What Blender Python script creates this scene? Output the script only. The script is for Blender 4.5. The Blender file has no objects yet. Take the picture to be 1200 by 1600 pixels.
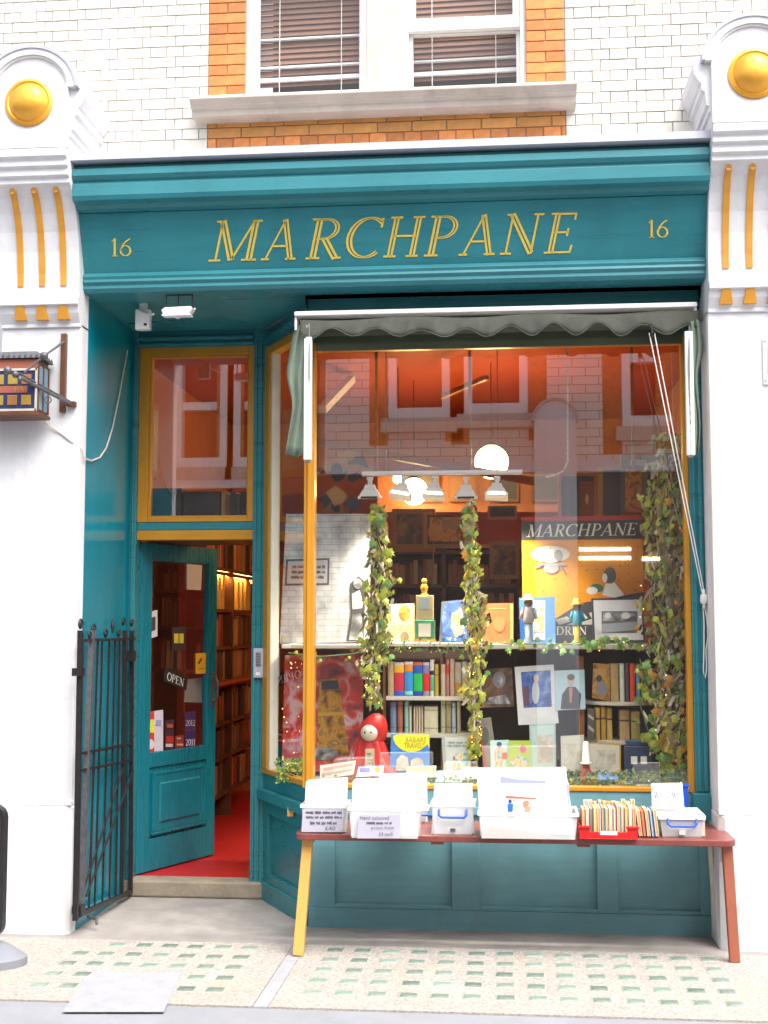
import bpy, bmesh, math, random
from mathutils import Vector, Matrix
R = math.radians
rnd = random.Random(7)
sc = bpy.context.scene
col = sc.collection

# ------------------------------------------------------------------ camera, sky, sun, exposure
FOC, CAM_D, CAM_H = 2000.0, 6.62, 1.6
YAW, PIT = R(5.5), math.atan(174 / 2000)
cam_data = bpy.data.cameras.new('camera')
cam_data.sensor_width = 36; cam_data.lens = 45; cam_data.clip_end = 300
cam = bpy.data.objects.new('camera', cam_data); col.objects.link(cam)
cam.location = (0, -CAM_D, CAM_H)
cam.rotation_euler = (R(90) + PIT, 0, YAW)
sc.camera = cam

SUN_EL, SUN_AZ = R(58), R(40)          # azimuth: from straight behind the camera towards the right
world = bpy.data.worlds.new('World'); sc.world = world; world.use_nodes = True
wn = world.node_tree.nodes; wl = world.node_tree.links
sky = wn.new('ShaderNodeTexSky'); sky.sky_type = 'NISHITA'; sky.sun_disc = False
sky.sun_elevation = SUN_EL; sky.sun_rotation = R(180) - SUN_AZ
sky.air_density = 1.0; sky.dust_density = 4.0; sky.ozone_density = 1.0
hs = wn.new('ShaderNodeHueSaturation'); hs.inputs['Saturation'].default_value = 0.38
bgn = wn['Background']; bgn.inputs['Strength'].default_value = 0.15
wl.new(sky.outputs[0], hs.inputs['Color']); wl.new(hs.outputs[0], bgn.inputs['Color'])
sd = bpy.data.lights.new('sun', 'SUN'); sd.energy = 1.5; sd.angle = R(50); sd.color = (1, .96, .9)
sun = bpy.data.objects.new('sun', sd); col.objects.link(sun)
sdir = Vector((math.sin(SUN_AZ) * math.cos(SUN_EL), -math.cos(SUN_AZ) * math.cos(SUN_EL), math.sin(SUN_EL)))
sun.rotation_euler = sdir.to_track_quat('Z', 'Y').to_euler()
sun.location = (3, -6, 12)
sc.view_settings.view_transform = 'Standard'; sc.view_settings.look = 'None'
sc.view_settings.exposure = 1.48; sc.view_settings.gamma = 1
sc.view_settings.use_curve_mapping = False
sc.cycles.use_denoising = True
sc.cycles.max_bounces = 8; sc.cycles.transparent_max_bounces = 16
sc.cycles.sample_clamp_indirect = 6

# ------------------------------------------------------------------ surveying: a sight line of the photograph met with a plane
_f = Vector((-math.sin(YAW) * math.cos(PIT), math.cos(YAW) * math.cos(PIT), math.sin(PIT)))
_r = Vector((math.cos(YAW), math.sin(YAW), 0)); _u = _r.cross(_f)
_c = Vector((0, -CAM_D, CAM_H))
def ray(px, py): return _f + _r * ((px - 600) / FOC) + _u * ((800 - py) / FOC)
def at(px, py, Y): d = ray(px, py); return _c + d * ((Y - _c.y) / d.y)
def atx(px, py, X): d = ray(px, py); return _c + d * ((X - _c.x) / d.x)
def atz(px, py, Z=0.0): d = ray(px, py); return _c + d * ((Z - _c.z) / d.z)
def atpl(px, py, p, n): d = ray(px, py); return _c + d * ((p - _c).dot(n) / d.dot(n))

# ------------------------------------------------------------------ materials
MATS = {}
def mat(name, c, rough=.6, var=.12, sc_=6, bump=.0, bsc=60, metal=0, coat=0, spec=.5, objcol=False, rnd_=0, emit=0, alpha=1, grime=0, gsc=2.2, gcol=(.25, .22, .18), sub=0, streak=None):
    m = bpy.data.materials.new(name); m.use_nodes = True; MATS[name] = m
    nt = m.node_tree; N = nt.nodes; K = nt.links; b = N['Principled BSDF']
    tc = N.new('ShaderNodeTexCoord')
    if objcol:
        oi = N.new('ShaderNodeObjectInfo'); src = oi.outputs['Color']
    else:
        rg = N.new('ShaderNodeRGB'); rg.outputs[0].default_value = (*c, 1); src = rg.outputs[0]
    if var:
        nz = N.new('ShaderNodeTexNoise'); nz.inputs['Scale'].default_value = sc_; nz.inputs['Detail'].default_value = 5
        nz.inputs['Roughness'].default_value = .6
        K.new(tc.outputs['Object'], nz.inputs['Vector'])
        mr = N.new('ShaderNodeMapRange'); mr.inputs[1].default_value = .25; mr.inputs[2].default_value = .75
        mr.inputs[3].default_value = 1 - var; mr.inputs[4].default_value = 1 + var
        K.new(nz.outputs['Fac'], mr.inputs[0])
        h = N.new('ShaderNodeHueSaturation'); K.new(mr.outputs[0], h.inputs['Value']); K.new(src, h.inputs['Color']); src = h.outputs[0]
    if rnd_:
        oi2 = N.new('ShaderNodeObjectInfo'); m2 = N.new('ShaderNodeMapRange')
        m2.inputs[3].default_value = 1 - rnd_; m2.inputs[4].default_value = 1 + rnd_
        K.new(oi2.outputs['Random'], m2.inputs[0])
        h2 = N.new('ShaderNodeHueSaturation'); K.new(m2.outputs[0], h2.inputs['Value']); K.new(src, h2.inputs['Color']); src = h2.outputs[0]
    if streak:
        ms = N.new('ShaderNodeMapping'); ms.inputs['Scale'].default_value = streak; ns = N.new('ShaderNodeTexNoise'); ns.inputs['Scale'].default_value = 1; ns.inputs['Detail'].default_value = 4
        K.new(tc.outputs['Object'], ms.inputs[0]); K.new(ms.outputs[0], ns.inputs['Vector'])
        rs = N.new('ShaderNodeMapRange'); rs.inputs[1].default_value = .3; rs.inputs[2].default_value = .7; rs.inputs[3].default_value = .94; rs.inputs[4].default_value = 1.05; K.new(ns.outputs['Fac'], rs.inputs[0])
        hh = N.new('ShaderNodeHueSaturation'); K.new(rs.outputs[0], hh.inputs['Value']); K.new(src, hh.inputs['Color']); src = hh.outputs[0]
        rq = N.new('ShaderNodeMapRange'); rq.inputs[1].default_value = .3; rq.inputs[2].default_value = .7; rq.inputs[3].default_value = rough * .85; rq.inputs[4].default_value = rough * 1.35; K.new(ns.outputs['Fac'], rq.inputs[0]); K.new(rq.outputs[0], b.inputs['Roughness'])
    if grime:
        mp = N.new('ShaderNodeMapping'); mp.inputs['Scale'].default_value = (1.0, 1.0, .35)
        n2 = N.new('ShaderNodeTexNoise'); n2.inputs['Scale'].default_value = gsc; n2.inputs['Detail'].default_value = 8; n2.inputs['Roughness'].default_value = .7
        K.new(tc.outputs['Object'], mp.inputs[0]); K.new(mp.outputs[0], n2.inputs['Vector'])
        r2 = N.new('ShaderNodeMapRange'); r2.inputs[1].default_value = .52; r2.inputs[2].default_value = .78; r2.inputs[4].default_value = grime
        K.new(n2.outputs['Fac'], r2.inputs[0])
        mx = N.new('ShaderNodeMixRGB'); mx.inputs[2].default_value = (*gcol, 1)
        K.new(r2.outputs[0], mx.inputs[0]); K.new(src, mx.inputs[1]); src = mx.outputs[0]
    K.new(src, b.inputs['Base Color'])
    b.inputs['Roughness'].default_value = rough; b.inputs['Metallic'].default_value = metal
    b.inputs['Specular IOR Level'].default_value = spec; b.inputs['Coat Weight'].default_value = coat; b.inputs['Coat Roughness'].default_value = .08
    b.inputs['Alpha'].default_value = alpha
    if sub: b.inputs['Transmission Weight'].default_value = sub
    if emit:
        K.new(src, b.inputs['Emission Color']); b.inputs['Emission Strength'].default_value = emit
    if bump:
        n3 = N.new('ShaderNodeTexNoise'); n3.inputs['Scale'].default_value = bsc; n3.inputs['Detail'].default_value = 4
        K.new(tc.outputs['Object'], n3.inputs['Vector'])
        bp = N.new('ShaderNodeBump'); bp.inputs['Strength'].default_value = bump; bp.inputs['Distance'].default_value = .01
        K.new(n3.outputs['Fac'], bp.inputs['Height']); K.new(bp.outputs[0], b.inputs['Normal'])
    return m
def glass_mat(name, ior=1.8, tint=(.97, .98, .97)):
    m = bpy.data.materials.new(name); m.use_nodes = True; MATS[name] = m
    nt = m.node_tree; N = nt.nodes; K = nt.links; N.remove(N['Principled BSDF'])
    lw = N.new('ShaderNodeLayerWeight'); lw.inputs['Blend'].default_value = .5
    pw = N.new('ShaderNodeMath'); pw.operation = 'POWER'; pw.inputs[1].default_value = 5; K.new(lw.outputs['Facing'], pw.inputs[0])
    r0 = ((ior - 1) / (ior + 1)) ** 2
    fr = N.new('ShaderNodeMapRange'); fr.inputs[3].default_value = r0; fr.inputs[4].default_value = 1; K.new(pw.outputs[0], fr.inputs[0])
    tr = N.new('ShaderNodeBsdfTransparent'); tr.inputs[0].default_value = (*tint, 1)
    gl = N.new('ShaderNodeBsdfGlossy'); gl.inputs['Roughness'].default_value = 0.0
    mx = N.new('ShaderNodeMixShader'); K.new(fr.outputs[0], mx.inputs[0]); K.new(tr.outputs[0], mx.inputs[1]); K.new(gl.outputs[0], mx.inputs[2])
    K.new(mx.outputs[0], N['Material Output'].inputs['Surface'])
    return m
mat('teal', (.034, .208, .240), .28, .10, 3, .03, 90, grime=.45, gsc=3, gcol=(.025, .125, .145), spec=.35, streak=(1.5, 6, 22))
mat('teal_gloss', (.003, .215, .290), .12, .10, 2, .03, 14, streak=(30, 30, 1.5), grime=.3, gsc=3, gcol=(.01, .13, .16))
mat('teal_riser', (.125, .285, .320), .40, .12, 4, .03, 90, grime=.6, gsc=3.5, gcol=(.12, .19, .205), spec=.35, streak=(3, 30, 40))
mat('teal_door', (.006, .175, .230), .25, .08, 4, .02, 60, spec=.4, streak=(40, 40, 3), grime=.35, gsc=4, gcol=(.02, .11, .14))
mat('white_paint', (.71, .71, .725), .55, .06, 2, .25, 22, grime=.55, gsc=2.6, gcol=(.52, .51, .52), streak=(14, 14, 1.2))
mat('white_frame', (.82, .82, .82), .4, .03, 3)
mat('white_brick', (.68, .645, .575), .30, .10, 9, .05, 40, rnd_=.14, grime=.7, gsc=9, gcol=(.55, .45, .30))
mat('orange_brick', (.55, .20, .055), .7, .28, 14, .12, 70, rnd_=.26, grime=.4, gsc=8, gcol=(.58, .36, .2))
mat('tan_brick', (.55, .26, .07), .6, .18, 12, .08, 90, rnd_=.14)
mat('mortar', (.42, .385, .34), .9, .2, 20, .1, 120)
mat('mortar_pale', (.62, .55, .45), .9, .2, 20, .1, 120)
mat('stone', (.56, .50, .42), .8, .15, 5, .1, 60, grime=.65, gsc=4, gcol=(.24, .21, .18))
mat('lead', (.42, .43, .50), .5, .12, 6, .05, 40, grime=.3)
mat('gold', (.80, .36, .035), .30, .10, 6, .03, 40, metal=.55)
mat('gold_flat', (.62, .28, .03), .5, .12, 10)
mat('gold_dome', (.82, .40, .05), .38, .12, 6, .06, 40, metal=.5)
mat('letter_gold', (.72, .52, .07), .45, .12, 30)
mat('ochre', (.52, .235, .018), .35, .10, 6, .03, 60)
mat('black_iron', (.025, .025, .028), .4, .3, 30, .15, 120, metal=.3)
mat('grey_iron', (.12, .12, .13), .45, .3, 30, .1, 120, metal=.4)
mat('concrete', (.27, .25, .235), .85, .20, 5, .2, 90, grime=.8, gsc=2.6, gcol=(.18, .165, .15), streak=(5, 5, 5))
mat('aggregate', (.345, .315, .285), .85, .42, 75, .45, 140, grime=.75, gsc=2.6, gcol=(.40, .31, .20), streak=(3, 3, 3))
mat('paving', (.25, .255, .28), .85, .12, 5, .1, 80, grime=.4, gsc=2)
mat('patch', (.315, .315, .34), .85, .16, 10, .15, 90, grime=.6, gsc=5, gcol=(.20, .20, .215))
mat('lens_glass', (.205, .262, .22), .3, .3, 18, .1, 60, rnd_=.30, spec=.5, grime=.6, gsc=14, gcol=(.30, .285, .25))
mat('lens_rim', (.35, .35, .31), .5, .2, 30)
mat('step_stone', (.27, .225, .17), .85, .25, 9, .25, 50, grime=.6, gsc=6)
mat('red_floor', (.42, .012, .014), .5, .15, 8)
mat('awning', (.060, .063, .048), .8, .18, 5, .06, 50, grime=.5, gsc=6, gcol=(.13, .14, .115))
mat('awning_pale', (.17, .22, .165), .8, .2, 6, .1, 40, grime=.5, gsc=7, gcol=(.28, .34, .27))
mat('awning_under', (.07, .085, .05), .9, .1, 5)
mat('white_alu', (.72, .72, .73), .35, .05, 6, metal=.1)
mat('white_plastic', (.78, .78, .76), .35, .03, 6)
mat('cream_paint', (.62, .60, .50), .5, .1, 8)
mat('bench_red', (.20, .052, .042), .35, .18, 8, .05, 60, grime=.4, gsc=5, gcol=(.36, .17, .13))
mat('pine', (.62, .34, .085), .45, .14, 6, .05, 40)
mat('redwood', (.32, .095, .055), .5, .15, 6, .05, 40)
mat('wood_dark', (.11, .04, .016), .5, .3, 6, .05, 40)
mat('wood_mid', (.30, .12, .035), .45, .25, 5, .04, 40)
mat('wood_red', (.36, .06, .022), .4, .2, 5, .04, 40)
mat('ceiling_red', (.40, .06, .018), .6, .1, 2)
mat('wall_orange', (.52, .17, .035), .6, .12, 3)
mat('paper', (.80, .80, .78), .7, .03, 6)
mat('book', (.5, .5, .5), .55, .16, 18, .02, 60, objcol=True)
mat('flat', (.5, .5, .5), .6, .05, 20, objcol=True)
mat('pages', (.66, .56, .40), .8, .2, 60, objcol=True)
mat('bark', (.42, .35, .22), .9, .40, 14, .5, 30, grime=.6, gsc=9, gcol=(.12, .10, .06))
mat('leaf', (.36, .43, .05), .45, .2, 30, rnd_=.45)
mat('leaf_green', (.16, .34, .09), .45, .2, 30, rnd_=.4)
mat('leaf_autumn', (.50, .24, .02), .55, .2, 30, rnd_=.4)
mat('moss', (.10, .17, .08), .8, .3, 20)
mat('clear_box', (.80, .82, .84), .25, .03, 6, alpha=.42)
mat('blue_handle', (.01, .09, .62), .35, .05, 6)
mat('red_tub', (.55, .012, .010), .4, .08, 6)
mat('fairy', (1, .55, .15), .5, 0, emit=3)
mat('globe_lamp', (1, .70, .30), .4, 0, emit=28)
mat('bulb', (1, .66, .30), .4, 0, emit=30)
mat('spot_lens', (1, .93, .72), .4, 0, emit=5)
mat('strip_lamp', (1, .55, .16), .4, 0, emit=34)
mat('flood_lens', (.9, .95, 1), .3, 0, emit=0)
mat('mauve_blind', (.26, .135, .095), .7, .12, 3)
mat('dark', (.012, .010, .010), .6, .2, 5)
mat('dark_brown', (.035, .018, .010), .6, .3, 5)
glass_mat('glass', 3.2)
mat('shred_yellow', (.46, .36, .07), .8, .3, 20); mat('shred_dark', (.035, .028, .018), .9, .3, 20); mat('shred_olive', (.17, .19, .05), .8, .3, 20); mat('shred_rust', (.40, .15, .03), .8, .3, 20)
MATS['fairy'].cycles.emission_sampling = 'NONE'
def painting(name, stops, scale=5, dist=1.5, rough=.5):
    m = mat(name, (.5, .5, .5), rough, 0); nt = m.node_tree; N = nt.nodes; K = nt.links
    tc = N.new('ShaderNodeTexCoord'); nz = N.new('ShaderNodeTexNoise'); nz.inputs['Scale'].default_value = scale; nz.inputs['Detail'].default_value = 6; nz.inputs['Distortion'].default_value = dist
    cr = N.new('ShaderNodeValToRGB'); e = cr.color_ramp.elements
    while len(e) < len(stops): e.new(.5)
    for k, (p, c) in enumerate(stops): e[k].position = p; e[k].color = (*c, 1)
    K.new(tc.outputs['Object'], nz.inputs['Vector']); K.new(nz.outputs['Fac'], cr.inputs[0]); K.new(cr.outputs[0], N['Principled BSDF'].inputs['Base Color'])
    return m
painting('paint_red', [(.28, (.03, .03, .05)), (.40, (.34, .06, .07)), (.48, (.68, .05, .02)), (.55, (.60, .22, .26)), (.64, (.72, .52, .52)), (.74, (.50, .10, .04))], 9, .8)
painting('paint_ochre', [(.3, (.05, .035, .03)), (.42, (.30, .13, .02)), (.52, (.58, .30, .03)), (.62, (.22, .12, .05)), (.72, (.60, .48, .25))], 16, .3)
painting('paint_grey', [(.3, (.03, .03, .035)), (.45, (.16, .16, .17)), (.58, (.40, .40, .41)), (.7, (.62, .62, .62))], 14, .6)
painting('paint_dark', [(.35, (.02, .016, .012)), (.5, (.10, .045, .018)), (.65, (.28, .14, .04))], 10, .8)
painting('paint_blue', [(.3, (.02, .04, .16)), (.5, (.06, .14, .44)), (.66, (.28, .36, .58))], 12, .8)
painting('paint_mix', [(.30, (.05, .10, .28)), (.40, (.20, .42, .46)), (.48, (.62, .55, .40)), (.54, (.66, .30, .10)), (.62, (.60, .45, .12)), (.72, (.45, .20, .35))], 26, .5)
painting('paint_pale', [(.3, (.30, .27, .22)), (.5, (.46, .44, .38)), (.7, (.60, .58, .50))], 18, .6)
painting('paint_wall', [(.3, (.26, .27, .29)), (.45, (.42, .43, .45)), (.6, (.58, .59, .60)), (.75, (.64, .65, .66))], 7, .3)
_m = MATS['paint_wall']; _n = _m.node_tree; _b = _n.nodes.new('ShaderNodeTexBrick'); _t = _n.nodes.new('ShaderNodeTexCoord'); _p = _n.nodes.new('ShaderNodeMapping'); _p.inputs['Rotation'].default_value = (R(90), 0, 0)
_n.links.new(_t.outputs['Object'], _p.inputs[0]); _n.links.new(_p.outputs[0], _b.inputs[0]); _b.inputs['Scale'].default_value = 1; _b.inputs['Brick Width'].default_value = .085; _b.inputs['Row Height'].default_value = .034; _b.inputs['Mortar Size'].default_value = .0022
_b.inputs['Color1'].default_value = (1, 1, 1, 1); _b.inputs['Color2'].default_value = (.82, .82, .83, 1); _b.inputs['Mortar'].default_value = (.55, .55, .57, 1)
_x = _n.nodes.new('ShaderNodeMixRGB'); _x.blend_type = 'MULTIPLY'; _x.inputs[0].default_value = .8; _bs = _n.nodes['Principled BSDF']; _src = _bs.inputs['Base Color'].links[0].from_socket
_n.links.new(_src, _x.inputs[1]); _n.links.new(_b.outputs[0], _x.inputs[2]); _n.links.new(_x.outputs[0], _bs.inputs['Base Color'])
glass_mat('glass_up', 1.6)

# ------------------------------------------------------------------ mesh collecting and linking
OFF = {}
class MB:
    def __init__(s, T=None): s.v = []; s.f = []; s.m = []; s.mi = 0; s.T = T
    def add(s, vs, fs):
        n = len(s.v)
        s.v += [(s.T @ Vector(p)) if s.T else Vector(p) for p in vs]
        s.f += [tuple(i + n for i in q) for q in fs]; s.m += [s.mi] * len(fs); return s
    def box(s, x0, x1, y0, y1, z0, z1):
        return s.add([(x0, y0, z0), (x1, y0, z0), (x1, y1, z0), (x0, y1, z0), (x0, y0, z1), (x1, y0, z1), (x1, y1, z1), (x0, y1, z1)],
                     [(3, 2, 1, 0), (4, 5, 6, 7), (0, 1, 5, 4), (1, 2, 6, 5), (2, 3, 7, 6), (3, 0, 4, 7)])
    def cbox(s, x0, x1, y0, y1, z0, z1, c=.003):   # front (-y) face chamfered
        return s.add([(x0, y1, z0), (x1, y1, z0), (x1, y1, z1), (x0, y1, z1), (x0, y0 + c, z0), (x1, y0 + c, z0), (x1, y0 + c, z1), (x0, y0 + c, z1),
                      (x0 + c, y0, z0 + c), (x1 - c, y0, z0 + c), (x1 - c, y0, z1 - c), (x0 + c, y0, z1 - c)],
                     [(8, 9, 10, 11), (4, 5, 9, 8), (5, 6, 10, 9), (6, 7, 11, 10), (7, 4, 8, 11), (0, 1, 5, 4), (1, 2, 6, 5), (2, 3, 7, 6), (3, 0, 4, 7), (3, 2, 1, 0)])
    def hexa(s, lo, hi):                            # two quads, lo and hi loops
        return s.add(list(lo) + list(hi), [(3, 2, 1, 0), (4, 5, 6, 7), (0, 1, 5, 4), (1, 2, 6, 5), (2, 3, 7, 6), (3, 0, 4, 7)])
    def quad(s, *p): return s.add(p, [tuple(range(len(p)))])
    def prism(s, poly, ax, a, b):
        n = len(poly)
        mk = {'x': lambda p, t: (t, p[0], p[1]), 'y': lambda p, t: (p[0], t, p[1]), 'z': lambda p, t: (p[0], p[1], t)}[ax]
        vs = [mk(p, a) for p in poly] + [mk(p, b) for p in poly]
        return s.add(vs, [tuple(range(n)), tuple(range(2 * n - 1, n - 1, -1))] + [(i, i + n, (i + 1) % n + n, (i + 1) % n) for i in range(n)])
    def bar(s, a, b, w, h=None, up=(0, 0, 1)):      # square bar from a to b
        a, b = Vector(a), Vector(b); d = (b - a).normalized(); h = h or w
        sd_ = d.cross(Vector(up)); sd_ = sd_.normalized() if sd_.length > 1e-4 else Vector((1, 0, 0)); u = sd_.cross(d).normalized()
        q = lambda p: [p - sd_ * w / 2 - u * h / 2, p + sd_ * w / 2 - u * h / 2, p + sd_ * w / 2 + u * h / 2, p - sd_ * w / 2 + u * h / 2]
        return s.hexa(q(a), q(b))
    def tube(s, pts, r, n=8, caps=True):
        pts = [Vector(p) for p in pts]; k = len(pts); rr = r if isinstance(r, (list, tuple)) else [r] * k
        vs = []; fs = []; prev = None
        for i, p in enumerate(pts):
            d = (pts[min(i + 1, k - 1)] - pts[max(i - 1, 0)]).normalized()
            if prev is None:
                e = Vector((0, 0, 1)) if abs(d.z) < .9 else Vector((1, 0, 0)); a = d.cross(e).normalized()
            else: a = (prev - d * prev.dot(d)).normalized()
            prev = a; b = d.cross(a)
            vs += [p + (a * math.cos(2 * math.pi * j / n) + b * math.sin(2 * math.pi * j / n)) * rr[i] for j in range(n)]
        for i in range(k - 1):
            for j in range(n): fs.append((i * n + j, i * n + (j + 1) % n, (i + 1) * n + (j + 1) % n, (i + 1) * n + j))
        if caps: fs += [tuple(range(n - 1, -1, -1)), tuple((k - 1) * n + j for j in range(n))]
        return s.add(vs, fs)
    def lathe(s, prof, c, ax=(0, 0, 1), n=16):
        c = Vector(c); ax = Vector(ax).normalized(); a = ax.cross(Vector((0, 1, 0)) if abs(ax.y) < .9 else Vector((1, 0, 0))).normalized(); b = ax.cross(a)
        vs = []; fs = []
        for r, h in prof: vs += [c + ax * h + (a * math.cos(2 * math.pi * j / n) + b * math.sin(2 * math.pi * j / n)) * r for j in range(n)]
        for i in range(len(prof) - 1):
            for j in range(n): fs.append((i * n + j, i * n + (j + 1) % n, (i + 1) * n + (j + 1) % n, (i + 1) * n + j))
        if prof[0][0] > 1e-5: fs.append(tuple(range(n - 1, -1, -1)))
        if prof[-1][0] > 1e-5: fs.append(tuple((len(prof) - 1) * n + j for j in range(n)))
        return s.add(vs, fs)
    def ball(s, c, r, n=14, m=8, sx=1, sy=1, sz=1):
        prof = [(max(r * math.sin(math.pi * i / m), 1e-6), -r * math.cos(math.pi * i / m)) for i in range(m + 1)]
        k = len(s.v); s.lathe(prof, (0, 0, 0), n=n)
        T = s.T or Matrix.Identity(4); Ti = T.inverted()
        for i in range(k, len(s.v)):
            p = Ti @ s.v[i] if s.T else s.v[i]
            q = Vector((p.x * sx + c[0], p.y * sy + c[1], p.z * sz + c[2])); s.v[i] = T @ q if s.T else q
        return s
    def build(s, name, m, parent=None, smooth=False, bevel=0, L=None, C=None, G=None, K=None, color=None, org=None):
        me = bpy.data.meshes.new(name)
        if parent is None:
            if org is None:
                xs = [p.x for p in s.v]; ys = [p.y for p in s.v]; zs = [p.z for p in s.v]
                off = Vector(((min(xs) + max(xs)) / 2, (min(ys) + max(ys)) / 2, min(zs)))
            else: off = Vector(org)
        else: off = OFF[parent.name]
        me.from_pydata([p - off for p in s.v], [], s.f)
        for q in (m if isinstance(m, (list, tuple)) else [m]): me.materials.append(MATS[q])
        if any(s.m): me.polygons.foreach_set('material_index', s.m)
        if smooth: me.polygons.foreach_set('use_smooth', [True] * len(me.polygons))
        me.validate(); me.update()
        bm = bmesh.new(); bm.from_mesh(me); bmesh.ops.recalc_face_normals(bm, faces=bm.faces)
        if smooth == 'auto':
            for e in bm.edges:
                if len(e.link_faces) == 2 and e.calc_face_angle(0) > .7: e.smooth = False
        bm.to_mesh(me); bm.free()
        o = bpy.data.objects.new(name, me); col.objects.link(o)
        if parent is None: o.location = off
        else: o.parent = parent
        OFF[o.name] = off
        if bevel:
            bv = o.modifiers.new('bevel', 'BEVEL'); bv.width = bevel; bv.segments = 2; bv.limit_method = 'ANGLE'; bv.angle_limit = R(40)
        if color: o.color = (*color, 1)
        tag(o, L, C, G, K); return o
def tag(o, L=None, C=None, G=None, K=None):
    if L: o['label'] = L
    if C: o['category'] = C
    if G: o['group'] = G
    if K: o['kind'] = K
    return o
def thing(name, loc, L, C, G=None):
    o = bpy.data.objects.new(name, None); col.objects.link(o); o.location = loc; o.empty_display_size = .1
    OFF[o.name] = Vector(loc); return tag(o, L, C, G)
def pane(name, pts, parent, m='glass'):                # a single glass sheet, wound so that it faces the street
    me = bpy.data.meshes.new(name); off = OFF[parent.name]
    me.from_pydata([Vector(p) - off for p in pts], [], [tuple(range(len(pts)))]); me.materials.append(MATS[m]); me.update()
    o = bpy.data.objects.new(name, me); col.objects.link(o); o.parent = parent; OFF[o.name] = off; return o
def inst(src, parent, loc, name=None, color=None, rot=None, scale=None):
    o = src.copy(); o.name = name or src.name.split('.')[0]; col.objects.link(o); o.parent = parent; o.location = loc
    if color: o.color = (*color, 1)
    if rot: o.rotation_euler = rot
    if scale: o.scale = scale
    OFF[o.name] = OFF.get(parent.name, Vector()) if parent else Vector(); return o

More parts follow.
